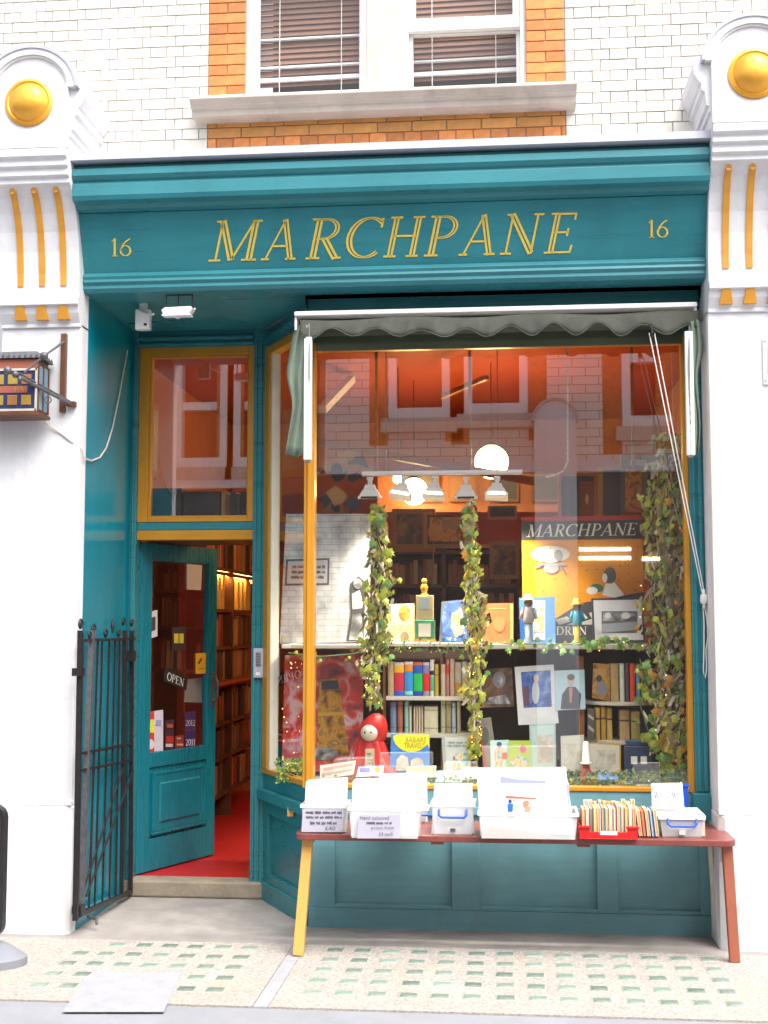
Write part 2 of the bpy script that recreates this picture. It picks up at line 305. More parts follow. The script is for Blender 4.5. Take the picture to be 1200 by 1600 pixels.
# ------------------------------------------------------------------ drawn serif capitals: (kind, points, width) in a box one unit high
TK, TN = .14, .05
def arc(cx, cy, rx, ry, a0, a1, n=14): return [(cx + rx * math.cos(R(a0 + (a1 - a0) * i / n)), cy + ry * math.sin(R(a0 + (a1 - a0) * i / n))) for i in range(n + 1)]
def sf(x, y, w=.13): return ('n', [(x - w, y), (x + w, y)], TN)
GLYPH = {
 'M': (1.0, [('n', [(.14, 0), (.14, 1)], TN), ('k', [(.14, 1), (.48, .02)], TK), ('n', [(.48, .02), (.84, 1)], TN), ('k', [(.86, 1), (.86, 0)], TK), sf(.12, .02), sf(.86, .02, .16), sf(.10, .98, .09), sf(.90, .98, .1)]),
 'A': (.86, [('n', [(.08, 0), (.44, 1)], TN), ('k', [(.42, 1), (.76, 0)], TK), ('n', [(.2, .34), (.62, .34)], TN), sf(.08, .02, .11), sf(.76, .02, .14)]),
 'R': (.76, [('k', [(.18, 0), (.18, 1)], TK), ('c', [(.18, .975)] + arc(.34, .735, .26, .24, 90, -90) + [(.18, .495)], TK * .8), ('k', [(.36, .5), (.68, .0)], TK), sf(.18, .02, .15), sf(.72, .02, .08), sf(.10, .98, .08)]),
 'C': (.84, [('c', arc(.48, .5, .40, .485, 48, 312, 22), TK), ('n', [(.75, .98), (.75, .74)], TN)]),
 'H': (.92, [('k', [(.18, 0), (.18, 1)], TK), ('k', [(.74, 0), (.74, 1)], TK), ('n', [(.18, .52), (.74, .52)], TN), sf(.18, .02, .15), sf(.74, .02, .15), sf(.18, .98, .15), sf(.74, .98, .15)]),
 'P': (.70, [('k', [(.18, 0), (.18, 1)], TK), ('c', [(.18, .975)] + arc(.34, .715, .27, .26, 90, -90) + [(.18, .455)], TK * .8), sf(.18, .02, .15), sf(.10, .98, .08)]),
 'N': (.90, [('n', [(.16, 0), (.16, 1)], TN), ('k', [(.14, 1), (.76, .02)], TK), ('n', [(.76, 0), (.76, 1)], TN), sf(.16, .02), sf(.10, .98, .08), sf(.78, .98, .12)]),
 'E': (.70, [('k', [(.18, 0), (.18, 1)], TK), ('n', [(.18, .975), (.62, .975)], TN), ('n', [(.18, .52), (.50, .52)], TN), ('n', [(.18, .025), (.64, .025)], TN), ('n', [(.62, 1), (.62, .82)], TN), ('n', [(.64, 0), (.66, .2)], TN), ('n', [(.50, .62), (.50, .42)], TN), sf(.10, .02, .08), sf(.10, .98, .08)]),
 'O': (.92, [('c', arc(.46, .5, .38, .485, 0, 360, 30), TK)]),
 'D': (.88, [('k', [(.18, 0), (.18, 1)], TK), ('c', [(.18, .975)] + arc(.36, .5, .42, .475, 90, -90, 18) + [(.18, .025)], TK), sf(.10, .02, .08), sf(.10, .98, .08)]),
 'I': (.36, [('k', [(.18, 0), (.18, 1)], TK), sf(.18, .02, .14), sf(.18, .98, .14)]),
 'L': (.66, [('k', [(.18, 0), (.18, 1)], TK), ('n', [(.18, .025), (.60, .025)], TN), ('n', [(.60, 0), (.62, .2)], TN), sf(.18, .98, .14)]),
 'T': (.78, [('k', [(.39, 0), (.39, 1)], TK), ('n', [(.05, .975), (.73, .975)], TN), ('n', [(.05, 1), (.05, .8)], TN), ('n', [(.73, 1), (.73, .8)], TN), sf(.39, .02, .15)]),
 'S': (.60, [('c', arc(.31, .735, .22, .24, 40, 270, 14) + arc(.29, .255, .24, .24, 90, -140, 14), TK * .9)]),
 'W': (1.2, [('k', [(.10, 1), (.38, 0)], TK), ('n', [(.38, 0), (.62, 1)], TN), ('k', [(.58, 1), (.84, 0)], TK), ('n', [(.84, 0), (1.1, 1)], TN), sf(.1, .98, .12), sf(1.1, .98, .1)]),
 'B': (.74, [('k', [(.18, 0), (.18, 1)], TK), ('c', [(.18, .975)] + arc(.34, .745, .22, .23, 90, -90) + [(.18, .515)], TK * .8), ('c', [(.18, .515)] + arc(.36, .27, .27, .245, 90, -90) + [(.18, .025)], TK * .8)]),
 'V': (.82, [('k', [(.08, 1), (.40, 0)], TK), ('n', [(.40, 0), (.74, 1)], TN), sf(.08, .98, .12), sf(.74, .98, .1)]),
 '1': (.46, [('k', [(.24, 0), (.24, 1)], TK), ('n', [(.24, .97), (.06, .82)], TN), sf(.24, .02, .16)]),
 '6': (.70, [('c', arc(.34, .30, .25, .28, 90, 450, 22), TK * .8), ('c', [(.58, .98), (.36, .82), (.18, .58), (.10, .30)], TK * .7)]),
 '2': (.62, [('c', arc(.30, .74, .22, .23, 160, -30, 12) + [(.08, .05)], TK * .8), ('k', [(.06, .05), (.56, .05)], TK)]),
 '0': (.66, [('c', arc(.33, .5, .24, .47, 0, 360, 24), TK * .9)]),
}
def strips(ch, inline=False):
    out = []
    for k, pts, w in GLYPH[ch][1]:
        n = len(pts); L_ = []; R_ = []
        for i, p in enumerate(pts):
            a = Vector(pts[max(i - 1, 0)]); b = Vector(pts[min(i + 1, n - 1)])
            if k == 'c' and n > 20 and (Vector(pts[0]) - Vector(pts[-1])).length < 1e-4 and i in (0, n - 1): a = Vector(pts[-2]); b = Vector(pts[1])
            d = (b - a).normalized(); nn = Vector((-d.y, d.x)); ww = w
            if k == 'c': ww = TN + (w - TN) * abs(d.y) ** 1.3
            L_.append(Vector(p) + nn * ww / 2); R_.append(Vector(p) - nn * ww / 2)
        def put(A, B):
            for i in range(n - 1): out.append((A[i], B[i], B[i + 1], A[i + 1]))
        if inline and k in 'kc':
            t = .38
            put(L_, [a.lerp(b, t) for a, b in zip(L_, R_)]); put([b.lerp(a, t) for a, b in zip(L_, R_)], R_)
        else: put(L_, R_)
    return out
def glyph_mb(ch, fn, inline=False):                     # fn maps (u, v) to a point of the scene
    mb = MB()
    for q in strips(ch, inline): mb.quad(*[fn(p.x, p.y) for p in q])
    return mb
def text_mb(txt, fn, gap=.06, shear=0):                 # fn maps (0..1, 0..1)
    tot = sum(GLYPH[c][0] if c != ' ' else .4 for c in txt) + gap * (len(txt) - 1)
    mb = MB(); x = 0
    for c in txt:
        if c != ' ':
            for q in strips(c): mb.quad(*[fn((x + p.x + shear * (p.y - .5)) / tot, p.y) for p in q])
        x += (GLYPH[c][0] if c != ' ' else .4) + gap
    return mb
# ================================================================== THE SETTING
YP, YB, YD, YW = -.06, .235, .93, .10       # pier front, display window, door, upper wall
XL, XR = -2.26, 1.03                         # the shop between its two piers
BX0 = -1.06                                  # corner post of the display window
MB().box(-14, 14, -12, 9, -.3, 0).build('street_paving', 'paving', K='structure')
MB().box(-6, 5, -.16, 3, .0, .004).build('forecourt', 'concrete', K='structure')

def pavement_light(x0, x1, y0, y1, xs, ys, skip, L):
    t = thing('pavement_light', ((x0 + x1) / 2, (y0 + y1) / 2, .0), L, 'pavement light', 'pavement lights')
    MB().box(x0, x1, y0, y1, .0, .009).build('panel', 'aggregate', t)
    proto = None
    for j, y in enumerate(ys):
        for i, x in enumerate(xs):
            if (i, j) in skip: continue
            if proto is None:
                mb = MB(); w, h = .043, .043
                mb.add([(-w, -h, .0005), (w, -h, .0005), (w, h, .0005), (-w, h, .0005), (-w + .006, -h + .006, .003), (w - .006, -h + .006, .003), (w - .006, h - .006, .003), (-w + .006, h - .006, .003)],
                       [(0, 1, 5, 4), (1, 2, 6, 5), (2, 3, 7, 6), (3, 0, 4, 7)]); mb.mi = 1
                w -= .006; h -= .006
                mb.add([(-w, -h, .003), (w, -h, .003), (w, h, .003), (-w, h, .003), (-w + .012, -h + .012, .0055), (w - .012, -h + .012, .0055), (w - .012, h - .012, .0055), (-w + .012, h - .012, .0055)],
                       [(0, 1, 5, 4), (1, 2, 6, 5), (2, 3, 7, 6), (3, 0, 4, 7), (4, 5, 6, 7)])
                OFF['_z'] = Vector()
                class _Z: name = '_z'
                me_parent = t; o = mb.build('glass_lens', ['lens_rim', 'lens_glass'], None, org=(0, 0, 0)); o.parent = t; proto = o
                o.location = Vector((x, y, .009)) - OFF[t.name]
            else:
                o = inst(proto, t, Vector((x + rnd.uniform(-.004, .004), y + rnd.uniform(-.004, .004), .009)) - OFF[t.name], 'glass_lens')
            o.rotation_euler = (0, 0, rnd.uniform(-.03, .03))
    return t
pavement_light(-1.005, 1.9, -1.20, -.16, [-.85 + .1375 * i for i in range(14)], [-.262, -.44, -.62, -.80, -.985], set(),
               'wide grid of greenish glass pavement lenses set before the bench')
pavement_light(-3.6, -1.075, -1.20, -.16, [-2.07 + .132 * i for i in range(7)], [-.262, -.44, -.62, -.80, -.985],
               {(1, 4), (2, 4), (3, 4), (4, 4), (2, 3), (3, 3), (4, 3), (1, 3), (0, 0), (1, 2), (3, 2), (2, 2)} - {(1, 2), (2, 2), (3, 2), (1, 4), (1, 3)},
               'smaller grid of green glass pavement lenses with grey patch before the doorway')
MB().box(-1.072, -1.008, -1.20, -.16, 0, .008).build('pavement_joint', 'patch', K='structure')
p = [atz(138, 1518, .013), atz(283, 1519, .013), atz(256, 1580, .013), atz(98, 1580, .013)]
MB().hexa([(q.x, q.y, .0092) for q in reversed(p)], [(q.x, q.y, .0112) for q in reversed(p)]).build('pavement_patch', 'patch', K='structure')

# ------------------------------------------------------------------ the upper wall of the house, every brick its own piece
house = thing('house', (-.6, YW, 3.9), 'white glazed brick house front with orange brick window trim above the shop', 'building')
wall = MB()
wall.box(-6, -1.41, YW + .004, YW + .3, 3.75, 6.4).box(.115, 5, YW + .004, YW + .3, 3.75, 6.4).box(-1.41, .115, YW + .004, YW + .3, 3.75, 4.45).box(-1.41, .115, YW + .004, YW + .3, 6.0, 6.4)
wall = wall.build('wall', 'mortar', house)
def brick_proto(w, m):
    me = MB().cbox(0, w, 0, .03, 0, 1, .0).build('brick', m, None, org=(0, 0, 0)); return me
BH, CO = .0555, .0595
protos = {}
def brick(x, z, w, m, h=BH, jy=0):
    key = (round(w, 3), m, round(h, 4)); loc = Vector((x, YW - .002 + jy - .004, z)) - OFF[house.name]
    if key not in protos:
        o = MB().cbox(0, w, 0, .022, 0, h, .0025).build('brick', m, None, org=(0, 0, 0)); o.parent = wall; o.location = loc; protos[key] = o; return o
    return inst(protos[key], wall, loc, 'brick')
ST, HD, J = .1835, .0895, .0045
def course(x0, x1, z, header, m, from_right=False, closer=None):
    w = HD if header else ST; k = 0; edges = []; x = 0; tot = x1 - x0
    while x + .02 < tot:
        bw = closer if (k == 0 and closer) else w
        edges.append((x, min(x + bw, tot))); x += bw + J; k += 1
    for a_, b_ in edges:
        aa, bb = (x1 - b_, x1 - a_) if from_right else (x0 + a_, x0 + b_)
        brick(aa, z, round(bb - aa, 3), m, jy=rnd.uniform(-.0015, .0015))
WX0, WX1 = -1.385, .095                    # window opening
QW = .205                                  # orange quoin width
z = 4.02; row = 0
while z < 5.1:
    hd = row % 2 == 0
    course(-2.86 if z > 4.6 else -2.38, WX0 - .03 - QW - J, z, hd, 'white_brick', True, HD * .5 if hd else None)
    course(WX1 + .03 + QW + J, 1.40 if z > 4.6 else 1.14, z, hd, 'white_brick', False, HD * .5 if hd else None)
    if z < 4.33:
        course(WX0 - .03 - QW, WX1 + .03 + QW, z, z < 4.24, 'tan_brick' if z > 4.24 else 'orange_brick', False, HD * .5 if row % 2 else None)
    elif z > 4.45:
        for xa in (WX0 - .03 - QW, WX1 + .03):
            if hd: brick(xa, z, .1, 'orange_brick'); brick(xa + .105, z, .1, 'orange_brick')
            else: brick(xa, z, QW, 'orange_brick')
    z += CO; row += 1
# stone sill
prof = [(.30, 4.49), (.15, 4.485), (-.075, 4.43), (-.085, 4.424), (-.085, 4.408), (-.065, 4.397), (-.05, 4.388), (-.05, 4.38), (-.02, 4.374), (-.012, 4.340), (.30, 4.340)]
sill = MB().prism(prof, 'x', -1.685, .385).build('window_sill', 'stone', house, bevel=.003)
# twin sash window
xm0, xm1 = at(575, 60, .17).x, at(630, 60, .17).x
MB().box(xm0, xm1, YW - .005, .30, 4.488, 6.0).build('stone_mullion', 'stone', house, bevel=.004)
def sash(x0, x1, zmeet, L):
    w = MB(); w.box(x0, x0 + .03, YW + .02, .3, 4.488, 6.0).box(x1 - .03, x1, YW + .02, .3, 4.488, 6.0).box(x0 + .03, x1 - .03, YW + .02, .3, 5.97, 6.0)
    w = w.build('window', 'white_frame', house, bevel=.002, L=L)
    a, b = x0 + .03, x1 - .03
    f = MB(); f.box(a, a + .022, .20, .24, 4.49, zmeet + .05).box(b - .022, b, .20, .24, 4.49, zmeet + .05).box(a + .022, b - .022, .20, .24, 4.49, 4.512).box(a + .022, b - .022, .20, .24, zmeet, zmeet + .05)
    f.build('lower_sash', 'white_frame', w, bevel=.002)
    g = MB(); g.box(a, a + .04, .15, .19, zmeet, 5.97).box(b - .04, b, .15, .19, zmeet, 5.97).box(a + .04, b - .04, .15, .19, zmeet, zmeet + .07).box(a + .04, b - .04, .15, .19, 5.92, 5.97)
    g.build('upper_sash', 'white_frame', w, bevel=.002)
    pane('pane', [(a + .022, .22, 4.512), (b - .022, .22, 4.512), (b - .022, .22, zmeet), (a + .022, .22, zmeet)], w, 'glass_up')
    pane('pane', [(a + .04, .17, zmeet + .07), (b - .04, .17, zmeet + .07), (b - .04, .17, 5.92), (a + .04, .17, 5.92)], w, 'glass_up')
    for zz, th in ((4.655, .022), (4.735, .010), (4.90, .009)):
        MB().hexa([(a, .30, zz), (b, .30, zz + .008), (b, .32, zz + .008), (a, .32, zz)], [(a, .30, zz + th), (b, .30, zz + .008 + th), (b, .32, zz + .008 + th), (a, .32, zz + th)]).build('blind_rail', 'white_frame', w)
    zz = 4.632
    while zz < 5.9:
        MB().hexa([(a, .322, zz), (b, .322, zz + .008), (b, .326, zz + .008), (a, .326, zz)], [(a, .336, zz + .036), (b, .336, zz + .044), (b, .34, zz + .044), (a, .34, zz + .036)]).build('blind_slat', 'mauve_blind', w); zz += .033 if zz < 5.2 else .08
    for k in (.2, .78): MB().tube([(a + (b - a) * k, .29, 4.52), (a + (b - a) * k, .29, 5.9)], .0025, 5).build('blind_cord', 'white_frame', w)
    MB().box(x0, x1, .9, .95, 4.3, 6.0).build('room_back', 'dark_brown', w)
sash(WX0 - .026, xm0, 5.3, 'left sash window with lowered blind')
sash(xm1, WX1 + .03, at(720, 52, .2).z - .0, 'right sash window with its upper sash pulled down')

# ------------------------------------------------------------------ piers with consoles and gilded roundels
def pier(cx, x0, x1, L, side):
    t = thing('pier', (cx, YP, 0), L, 'pier', 'white stucco piers')
    MB().prism([(x0 - .01, YP - .02), (x1 - .03, YP - .02), (x1 + .002, YP + .012), (x1 + .002, .04), (x0 - .01, .04)] if side < 0 else
               [(x0 - .004, YP + .012), (x0 + .028, YP - .02), (x1 + .01, YP - .02), (x1 + .01, .4), (x0 - .004, .4)], 'z', 0, .655).build('base', 'white_paint', t, bevel=.006)
    MB().prism([(x0, YP), (x1, YP), (x1, .4), (x0, .4)], 'z', .655, 3.20).prism([(x0 - .001, YP - .012), (x1 + .001, YP - .012), (x1 + .001, .03), (x0 - .001, .03)], 'z', .656, .685).build('shaft', 'white_paint', t, bevel=.006)
    pr = [(-.075, 3.20), (-.075, 3.18), (.2, 3.18), (.2, 4.06), (-.36, 4.06), (-.36, 4.02), (-.335, 4.005), (-.34, 3.975), (-.315, 3.965), (-.32, 3.93), (-.295, 3.92), (-.298, 3.895), (-.27, 3.885),
          (-.225, 3.84), (-.185, 3.77), (-.15, 3.68), (-.128, 3.58), (-.115, 3.47), (-.112, 3.37), (-.112, 3.335), (-.135, 3.325), (-.135, 3.29), (-.115, 3.285), (-.105, 3.25)]
    MB().prism(pr, 'x', x0, x1).build('console', 'white_paint', t, bevel=.004)
    fl = [(-.263, 3.868), (-.225, 3.83), (-.185, 3.76), (-.15, 3.67), (-.128, 3.57), (-.115, 3.46), (-.112, 3.395)]
    for k in (-1, 0, 1):
        c = cx + k * .118
        mb = MB(); n = len(fl)
        for i in range(n - 1):
            (ya, za), (yb, zb) = fl[i], fl[i + 1]
            q = lambda y, zz, o: [(c - .016, y - .001 + .02, zz), (c - .016, y - .008, zz), (c + .016, y - .008, zz), (c + .016, y - .001 + .02, zz)]
            mb.hexa(q(yb, zb, 0), q(ya, za, 0))
        mb.tube([(c, -.268, 3.868), (c, -.225, 3.868)], .016, 12)
        mb.build('gold_flute', 'gold_flat', t)
        MB().hexa([(c - .033, -.108, 3.215), (c + .033, -.108, 3.215), (c + .033, -.07, 3.215), (c - .033, -.07, 3.215)],
                  [(c - .020, -.128, 3.288), (c + .020, -.128, 3.288), (c + .020, -.09, 3.288), (c - .020, -.09, 3.288)]).build('gold_drop', 'gold_flat', t)
    # block with stepped side mouldings, then the round-headed gable
    st = [(0, 4.06), (0, 4.13), (.012, 4.135), (.012, 4.165), (.026, 4.17), (.026, 4.20), (.03, 4.24), (.046, 4.25), (.046, 4.285), (.055, 4.29), (.082, 4.335), (.086, 4.385)]
    poly = [(x1 + a, b) for a, b in st] + [(x0 - a, b) for a, b in reversed(st)]
    MB().prism(poly, 'y', -.325, .2).build('capital', 'white_paint', t)
    MB().box(x0 - .002, x1 + .002, -.36, -.32, 4.062, 4.40).build('block', 'white_paint', t, bevel=.004)
    hw = (x1 - x0) / 2 + .02; zc = 4.385; hh = .215
    el = lambda s, n=24, zz=zc: [(cx + hw * s * math.cos(math.pi * i / n), zz + hh * s * math.sin(math.pi * i / n)) for i in range(n + 1)]
    MB().prism(el(.86), 'y', -.338, .2).build('gable', 'white_paint', t)
    def ring(a, b, y0, y1, nm, m):
        o, i = el(a), el(b); mb = MB()
        for k in range(24):
            mb.hexa([(o[k][0], y0, o[k][1]), (o[k + 1][0], y0, o[k + 1][1]), (i[k + 1][0], y0, i[k + 1][1]), (i[k][0], y0, i[k][1])],
                    [(o[k][0], y1, o[k][1]), (o[k + 1][0], y1, o[k + 1][1]), (i[k + 1][0], y1, i[k + 1][1]), (i[k][0], y1, i[k][1])])
        return mb.build(nm, m, t)
    ring(1.0, .85, -.362, .19, 'arch_band', 'white_paint'); ring(.86, .80, -.35, .1, 'arch_bead', 'white_paint')
    ring(1.075, 1.0, -.37, .2, 'lead_cap', 'lead')
    MB().lathe([(.128, 0), (.128, .010), (.112, .016), (.104, .012), (.098, .018), (.088, .036), (.065, .055), (.035, .066), (.0001, .07)], (cx, -.36, 4.305), (0, -1, 0), 36).build('roundel', 'gold_dome', t, smooth='auto')
    return t
pier(-2.462, -2.70, XL, 'white stucco pier with gold roundel left of the shop, carrying the lantern', -1)
pier(1.235, XR, 1.46, 'white stucco pier with gold roundel right of the shop', 1)
MB().box(-6, -2.72, .05, .4, 0, 3.76).build('neighbouring_wall', 'white_paint', L='plain white wall left beyond the pier', C='wall')
MB().box(1.48, 5, .05, .4, 0, 3.76).build('neighbouring_wall', 'white_paint', L='plain white wall right beyond the pier', C='wall')

# ------------------------------------------------------------------ shopfront
sf_ = thing('shopfront', (-.6, YB, 0), 'teal wooden shopfront with gilt name board, ochre framed window and recessed door', 'shopfront')
MB().prism([(.1, 4.055), (-.285, 4.055), (-.29, 4.015), (-.27, 4.012), (.1, 4.015)], 'x', XL - .012, XR + .012).build('lead_flashing', 'lead', sf_)
MB().prism([(.1, 4.008), (-.225, 4.008), (-.225, 3.985), (-.262, 3.978), (-.266, 3.94), (-.252, 3.922), (-.240, 3.912), (-.240, 3.902), (-.256, 3.898), (-.256, 3.835), (-.246, 3.812), (-.20, 3.802), (-.185, 3.785), (-.155, 3.776), (.1, 3.776)], 'x', XL + .001, XR - .001).build('cornice', 'teal', sf_, bevel=.002)
FA, FB = Vector((0, -.145, 3.773)), Vector((0, -.035, 3.478))
fn = (FB - FA).cross(Vector((1, 0, 0))).normalized()
if fn.y > 0: fn = -fn
fascia = MB().prism([(FA.y, FA.z), (FB.y, FB.z), (.12, FB.z), (.12, FA.z)], 'x', XL + .002, XR - .002).build('fascia', 'teal', sf_)
MB().prism([(.12, 3.476), (-.05, 3.476), (-.062, 3.455), (-.055, 3.44), (-.06, 3.425), (-.045, 3.41), (-.048, 3.392), (-.03, 3.372), (.12, 3.372)], 'x', XL + .001, XR - .001).build('lower_moulding', 'teal', sf_, bevel=.002)
def onfascia(px, py, o=.003): return atpl(px, py, FA + fn * o, fn)
names = 'MARCHPANE'
ext = [(326, 411), (409, 472), (475, 542), (534, 606), (597, 667), (660, 722), (718, 783), (779, 851), (848, 906)]
for ch, (a, b) in zip(names, ext):
    w = GLYPH[ch][0]
    def fn_(u, v, a=a, b=b, w=w):
        x = a + (b - 13 - a) * (u / w) + 13 * v
        base = 408.5 - (x - 328) * .0235; hgt = 63
        return onfascia(x, base - hgt * v)
    glyph_mb(ch, fn_, True).build('letter', 'letter_gold', fascia)
for x0, y0, hgt in ((173, 400.5, 28), (1012, 371.5, 28)):
    for ch, a, b in (('1', 0, 12), ('6', 13, 34)):
        w = GLYPH[ch][0]
        glyph_mb(ch, lambda u, v: onfascia(x0 + a + (b - a) * u / w, y0 - hgt * v - (a * .03)), False).build('numeral', 'letter_gold', fascia)
# soffit over the doorway and header over the display window
MB().prism([(XL, .12), (XR, .12), (XR, .245), (BX0, .245), (-1.46, YD), (-1.46, 1.0), (XL, 1.0)], 'z', 3.374, 3.42).build('soffit', 'teal', sf_)
hd_ = MB(); hd_.prism([(.12, 3.37), (.205, 3.37), (.205, 3.31), (.19, 3.30), (.19, 3.28), (.215, 3.27), (.215, 3.13), (.30, 3.13), (.30, 3.37)], 'x', BX0 - .02, XR - .001)
hd_.box(BX0 + .03, XR - .06, .203, .215, 3.225, 3.265); hd_.build('window_head', 'teal', sf_, bevel=.002)
A0, A1 = Vector((BX0, YB, 0)), Vector((-1.44, .90, 0)); AD = (A1 - A0).normalized(); AN = Vector((AD.y, -AD.x, 0)); AN = -AN if AN.y > 0 else AN   # splayed side; AN faces out
AL = (A1 - A0).length
def sp(s, o, zz): p = A0 + AD * s + AN * o; return (p.x, p.y, zz)
def sbox(mb, s0, s1, o0, o1, z0, z1): return mb.hexa([sp(s0, o0, z0), sp(s1, o0, z0), sp(s1, o1, z0), sp(s0, o1, z0)], [sp(s0, o0, z1), sp(s1, o0, z1), sp(s1, o1, z1), sp(s0, o1, z1)])
mb = MB(); sbox(mb, -.0, AL, -.05, .0, 3.25, 3.372); sbox(mb, .0, AL, -.05, .03, 3.28, 3.31); mb.build('side_head', 'teal', sf_)
# stall riser: plinth, stiles, rails round three sunk panels
pan = [(at(523, 1380, YB).x, at(706, 1380, YB).x), (at(750, 1380, YB).x, at(933, 1380, YB).x), (at(966, 1380, YB).x, XR - .055)]
ris = MB(); ris.box(BX0, XR, YB - .012, .33, 0, .105)
xs = [BX0] + [v for p_ in pan for v in p_] + [XR]
for a, b in zip(xs[::2], xs[1::2]): ris.box(a, b, YB, .33, .105, .60)
for a, b in pan: ris.box(a, b, YB, .33, .105, .125).box(a, b, YB, .33, .50, .60)
ris.box(BX0, XR, YB - .03, .33, .60, .64)
ris.box(BX0, XR, YB - .004, .34, .64, .728)
stall = ris.build('stall_riser', 'teal_riser', sf_, bevel=.003)
for a, b in pan:
    f = MB(); f.box(a, b, YB + .028, .33, .125, .50); f.build('panel', 'teal_riser', stall)
sr = MB(); sbox(sr, .0, AL, -.06, .012, 0, .11); sbox(sr, 0, .10, -.06, 0, .11, .58); sbox(sr, AL - .10, AL, -.06, 0, .11, .58); sbox(sr, .10, AL - .10, -.06, 0, .11, .16); sbox(sr, .10, AL - .10, -.06, 0, .50, .58)
sbox(sr, -.0, AL, -.06, .035, .58, .64); sbox(sr, -.0, AL, -.06, .0, .64, .728)
side_r = sr.build('side_riser', 'teal', sf_, bevel=.004)
mb = MB(); sbox(mb, .10, AL - .10, -.06, -.025, .16, .50); mb.build('panel', 'teal', side_r)
# door post, jambs and head
dp = MB(); dp.box(-1.512, -1.42, .895, 1.02, .0, 3.374); dp.box(-1.50, -1.488, .885, .9, .12, 3.3).box(-1.47, -1.458, .885, .9, .12, 3.3).box(-1.44, -1.43, .888, .9, .12, 3.3)
dp.build('door_post', 'teal', sf_, bevel=.003)
lj = MB(); lj.box(XL - .02, -2.222, .88, 1.02, .1, 3.374).box(-2.245, -2.236, .865, .885, .1, 3.32); lj.build('door_jamb', 'teal', sf_, bevel=.003)
MB().box(-2.222, -1.512, .91, 1.0, 2.16, 2.206).build('transom_bar', 'teal', sf_, bevel=.003)
dh = MB(); dh.box(-2.222, -1.512, .90, 1.02, 3.275, 3.374).box(-2.222, -1.512, .885, .905, 3.285, 3.30).box(-2.222, -1.512, .875, .905, 3.315, 3.335); dh.build('door_head', 'teal', sf_, bevel=.003)
tw = MB(); x0, x1, z0, z1 = -2.222, -1.512, 2.208, 3.275
for a, b, c, d in ((x0, x0 + .06, z0, z1), (x1 - .035, x1, z0, z1), (x0 + .06, x1 - .035, z0, z0 + .03), (x0 + .06, x1 - .035, z1 - .05, z1)): tw.box(a, b, .905, .98, c, d)
for a, b, c, d in ((x0 + .06, x0 + .075, z0 + .03, z1 - .05), (x1 - .045, x1 - .035, z0 + .03, z1 - .05), (x0 + .075, x1 - .045, z0 + .03, z0 + .04), (x0 + .075, x1 - .045, z1 - .06, z1 - .05)): tw.box(a, b, .925, .97, c, d)
tw = tw.build('transom_window', 'ochre', sf_, bevel=.003)
pane('pane', [(x0 + .06, .945, z0 + .03), (x1 - .035, .945, z0 + .03), (x1 - .035, .945, z1 - .05), (x0 + .06, .945, z1 - .05)], tw)
MB().box(-2.222, -1.512, .905, .99, 2.10, 2.158).build('transom_rail', 'ochre', sf_, bevel=.003)
MB().box(XL - .02, XL + .002, .05, .88, .0, 3.374).build('reveal', 'teal_gloss', sf_)
# display window frame and panes
WB, WT = .728, 3.15
fr = MB(); fr.box(BX0 - .035, BX0 + .022, YB - .02, .30, WB, WT + .0).box(BX0 - .015, BX0 + .004, YB - .032, .24, WB, WT)
cp = fr.build('corner_post', 'ochre', sf_, bevel=.004)
wf = MB(); wf.box(BX0 + .022, XR - .10, YB - .012, .29, WB, WB + .022).box(XR - .10, XR - .072, YB - .012, .29, WB, WT).box(BX0 + .022, XR - .10, YB + .0, .29, WT - .06, WT)
wf = wf.build('display_window', 'ochre', sf_, bevel=.003)
pane('pane', [(BX0 + .022, .265, WB + .022), (XR - .10, .265, WB + .022), (XR - .10, .265, WT - .06), (BX0 + .022, .265, WT - .06)], wf)
rp = MB(); rp.box(XR - .072, XR - .001, .20, .30, .73, 3.14).box(XR - .06, XR - .045, .188, .21, .74, 3.13).box(XR - .03, XR - .012, .185, .21, .74, 3.13); rp.box(XR - .09, XR - .001, .16, .30, .60, .73); rp.build('end_post', 'teal', sf_, bevel=.003)
sw = MB(); sbox(sw, .06, AL, -.045, .012, WB, WB + .03); sbox(sw, AL - .10, AL - .02, -.045, .014, WB + .03, 3.25); sbox(sw, .06, AL - .10, -.045, .012, 3.20, 3.25)
sw = sw.build('side_window', 'ochre', sf_, bevel=.003)
m2 = MB(); sbox(m2, AL - .125, AL - .102, -.05, .002, WB + .03, 3.2); m2.build('glazing_bead', 'cream_paint', sw)
pane('pane', [sp(AL - .10, -.02, WB + .03), sp(.03, -.02, WB + .03), sp(.03, -.02, 3.20), sp(AL - .10, -.02, 3.20)], sw)
# door step
MB().box(-2.262, -1.43, .86, 1.02, .005, .10).build('door_step', 'step_stone', sf_, bevel=.012)
# the open door
DT = Matrix.Translation((-2.215, .985, 0)) @ Matrix.Rotation(R(66.5), 4, 'Z')
DW, Z0, Z1 = .775, .108, 2.092
db = MB(DT); db.box(0, .11, 0, .045, Z0, Z1).box(DW - .09, DW, 0, .045, Z0, Z1).box(.11, DW - .09, 0, .045, 1.985, Z1).box(.11, DW - .09, 0, .045, .725, .815).box(.11, DW - .09, 0, .045, Z0, .30)
db.box(.11, DW - .09, .012, .035, .30, .725)
door = db.build('door', 'teal_door', sf_, bevel=.004)
pm = MB(DT); a, b, c, d = .13, DW - .11, .32, .695
pm.hexa([DTp for DTp in [(a, .012, c), (b, .012, c), (b, .012, d), (a, .012, d)]], [(a + .02, -.008, c + .02), (b - .02, -.008, c + .02), (b - .02, -.008, d - .02), (a + .02, -.008, d - .02)])
for q in ((a, b, c, c + .018), (a, b, d - .018, d), (a, a + .018, c + .018, d - .018), (b - .018, b, c + .018, d - .018)): pm.box(q[0], q[1], -.012, .01, q[2], q[3])
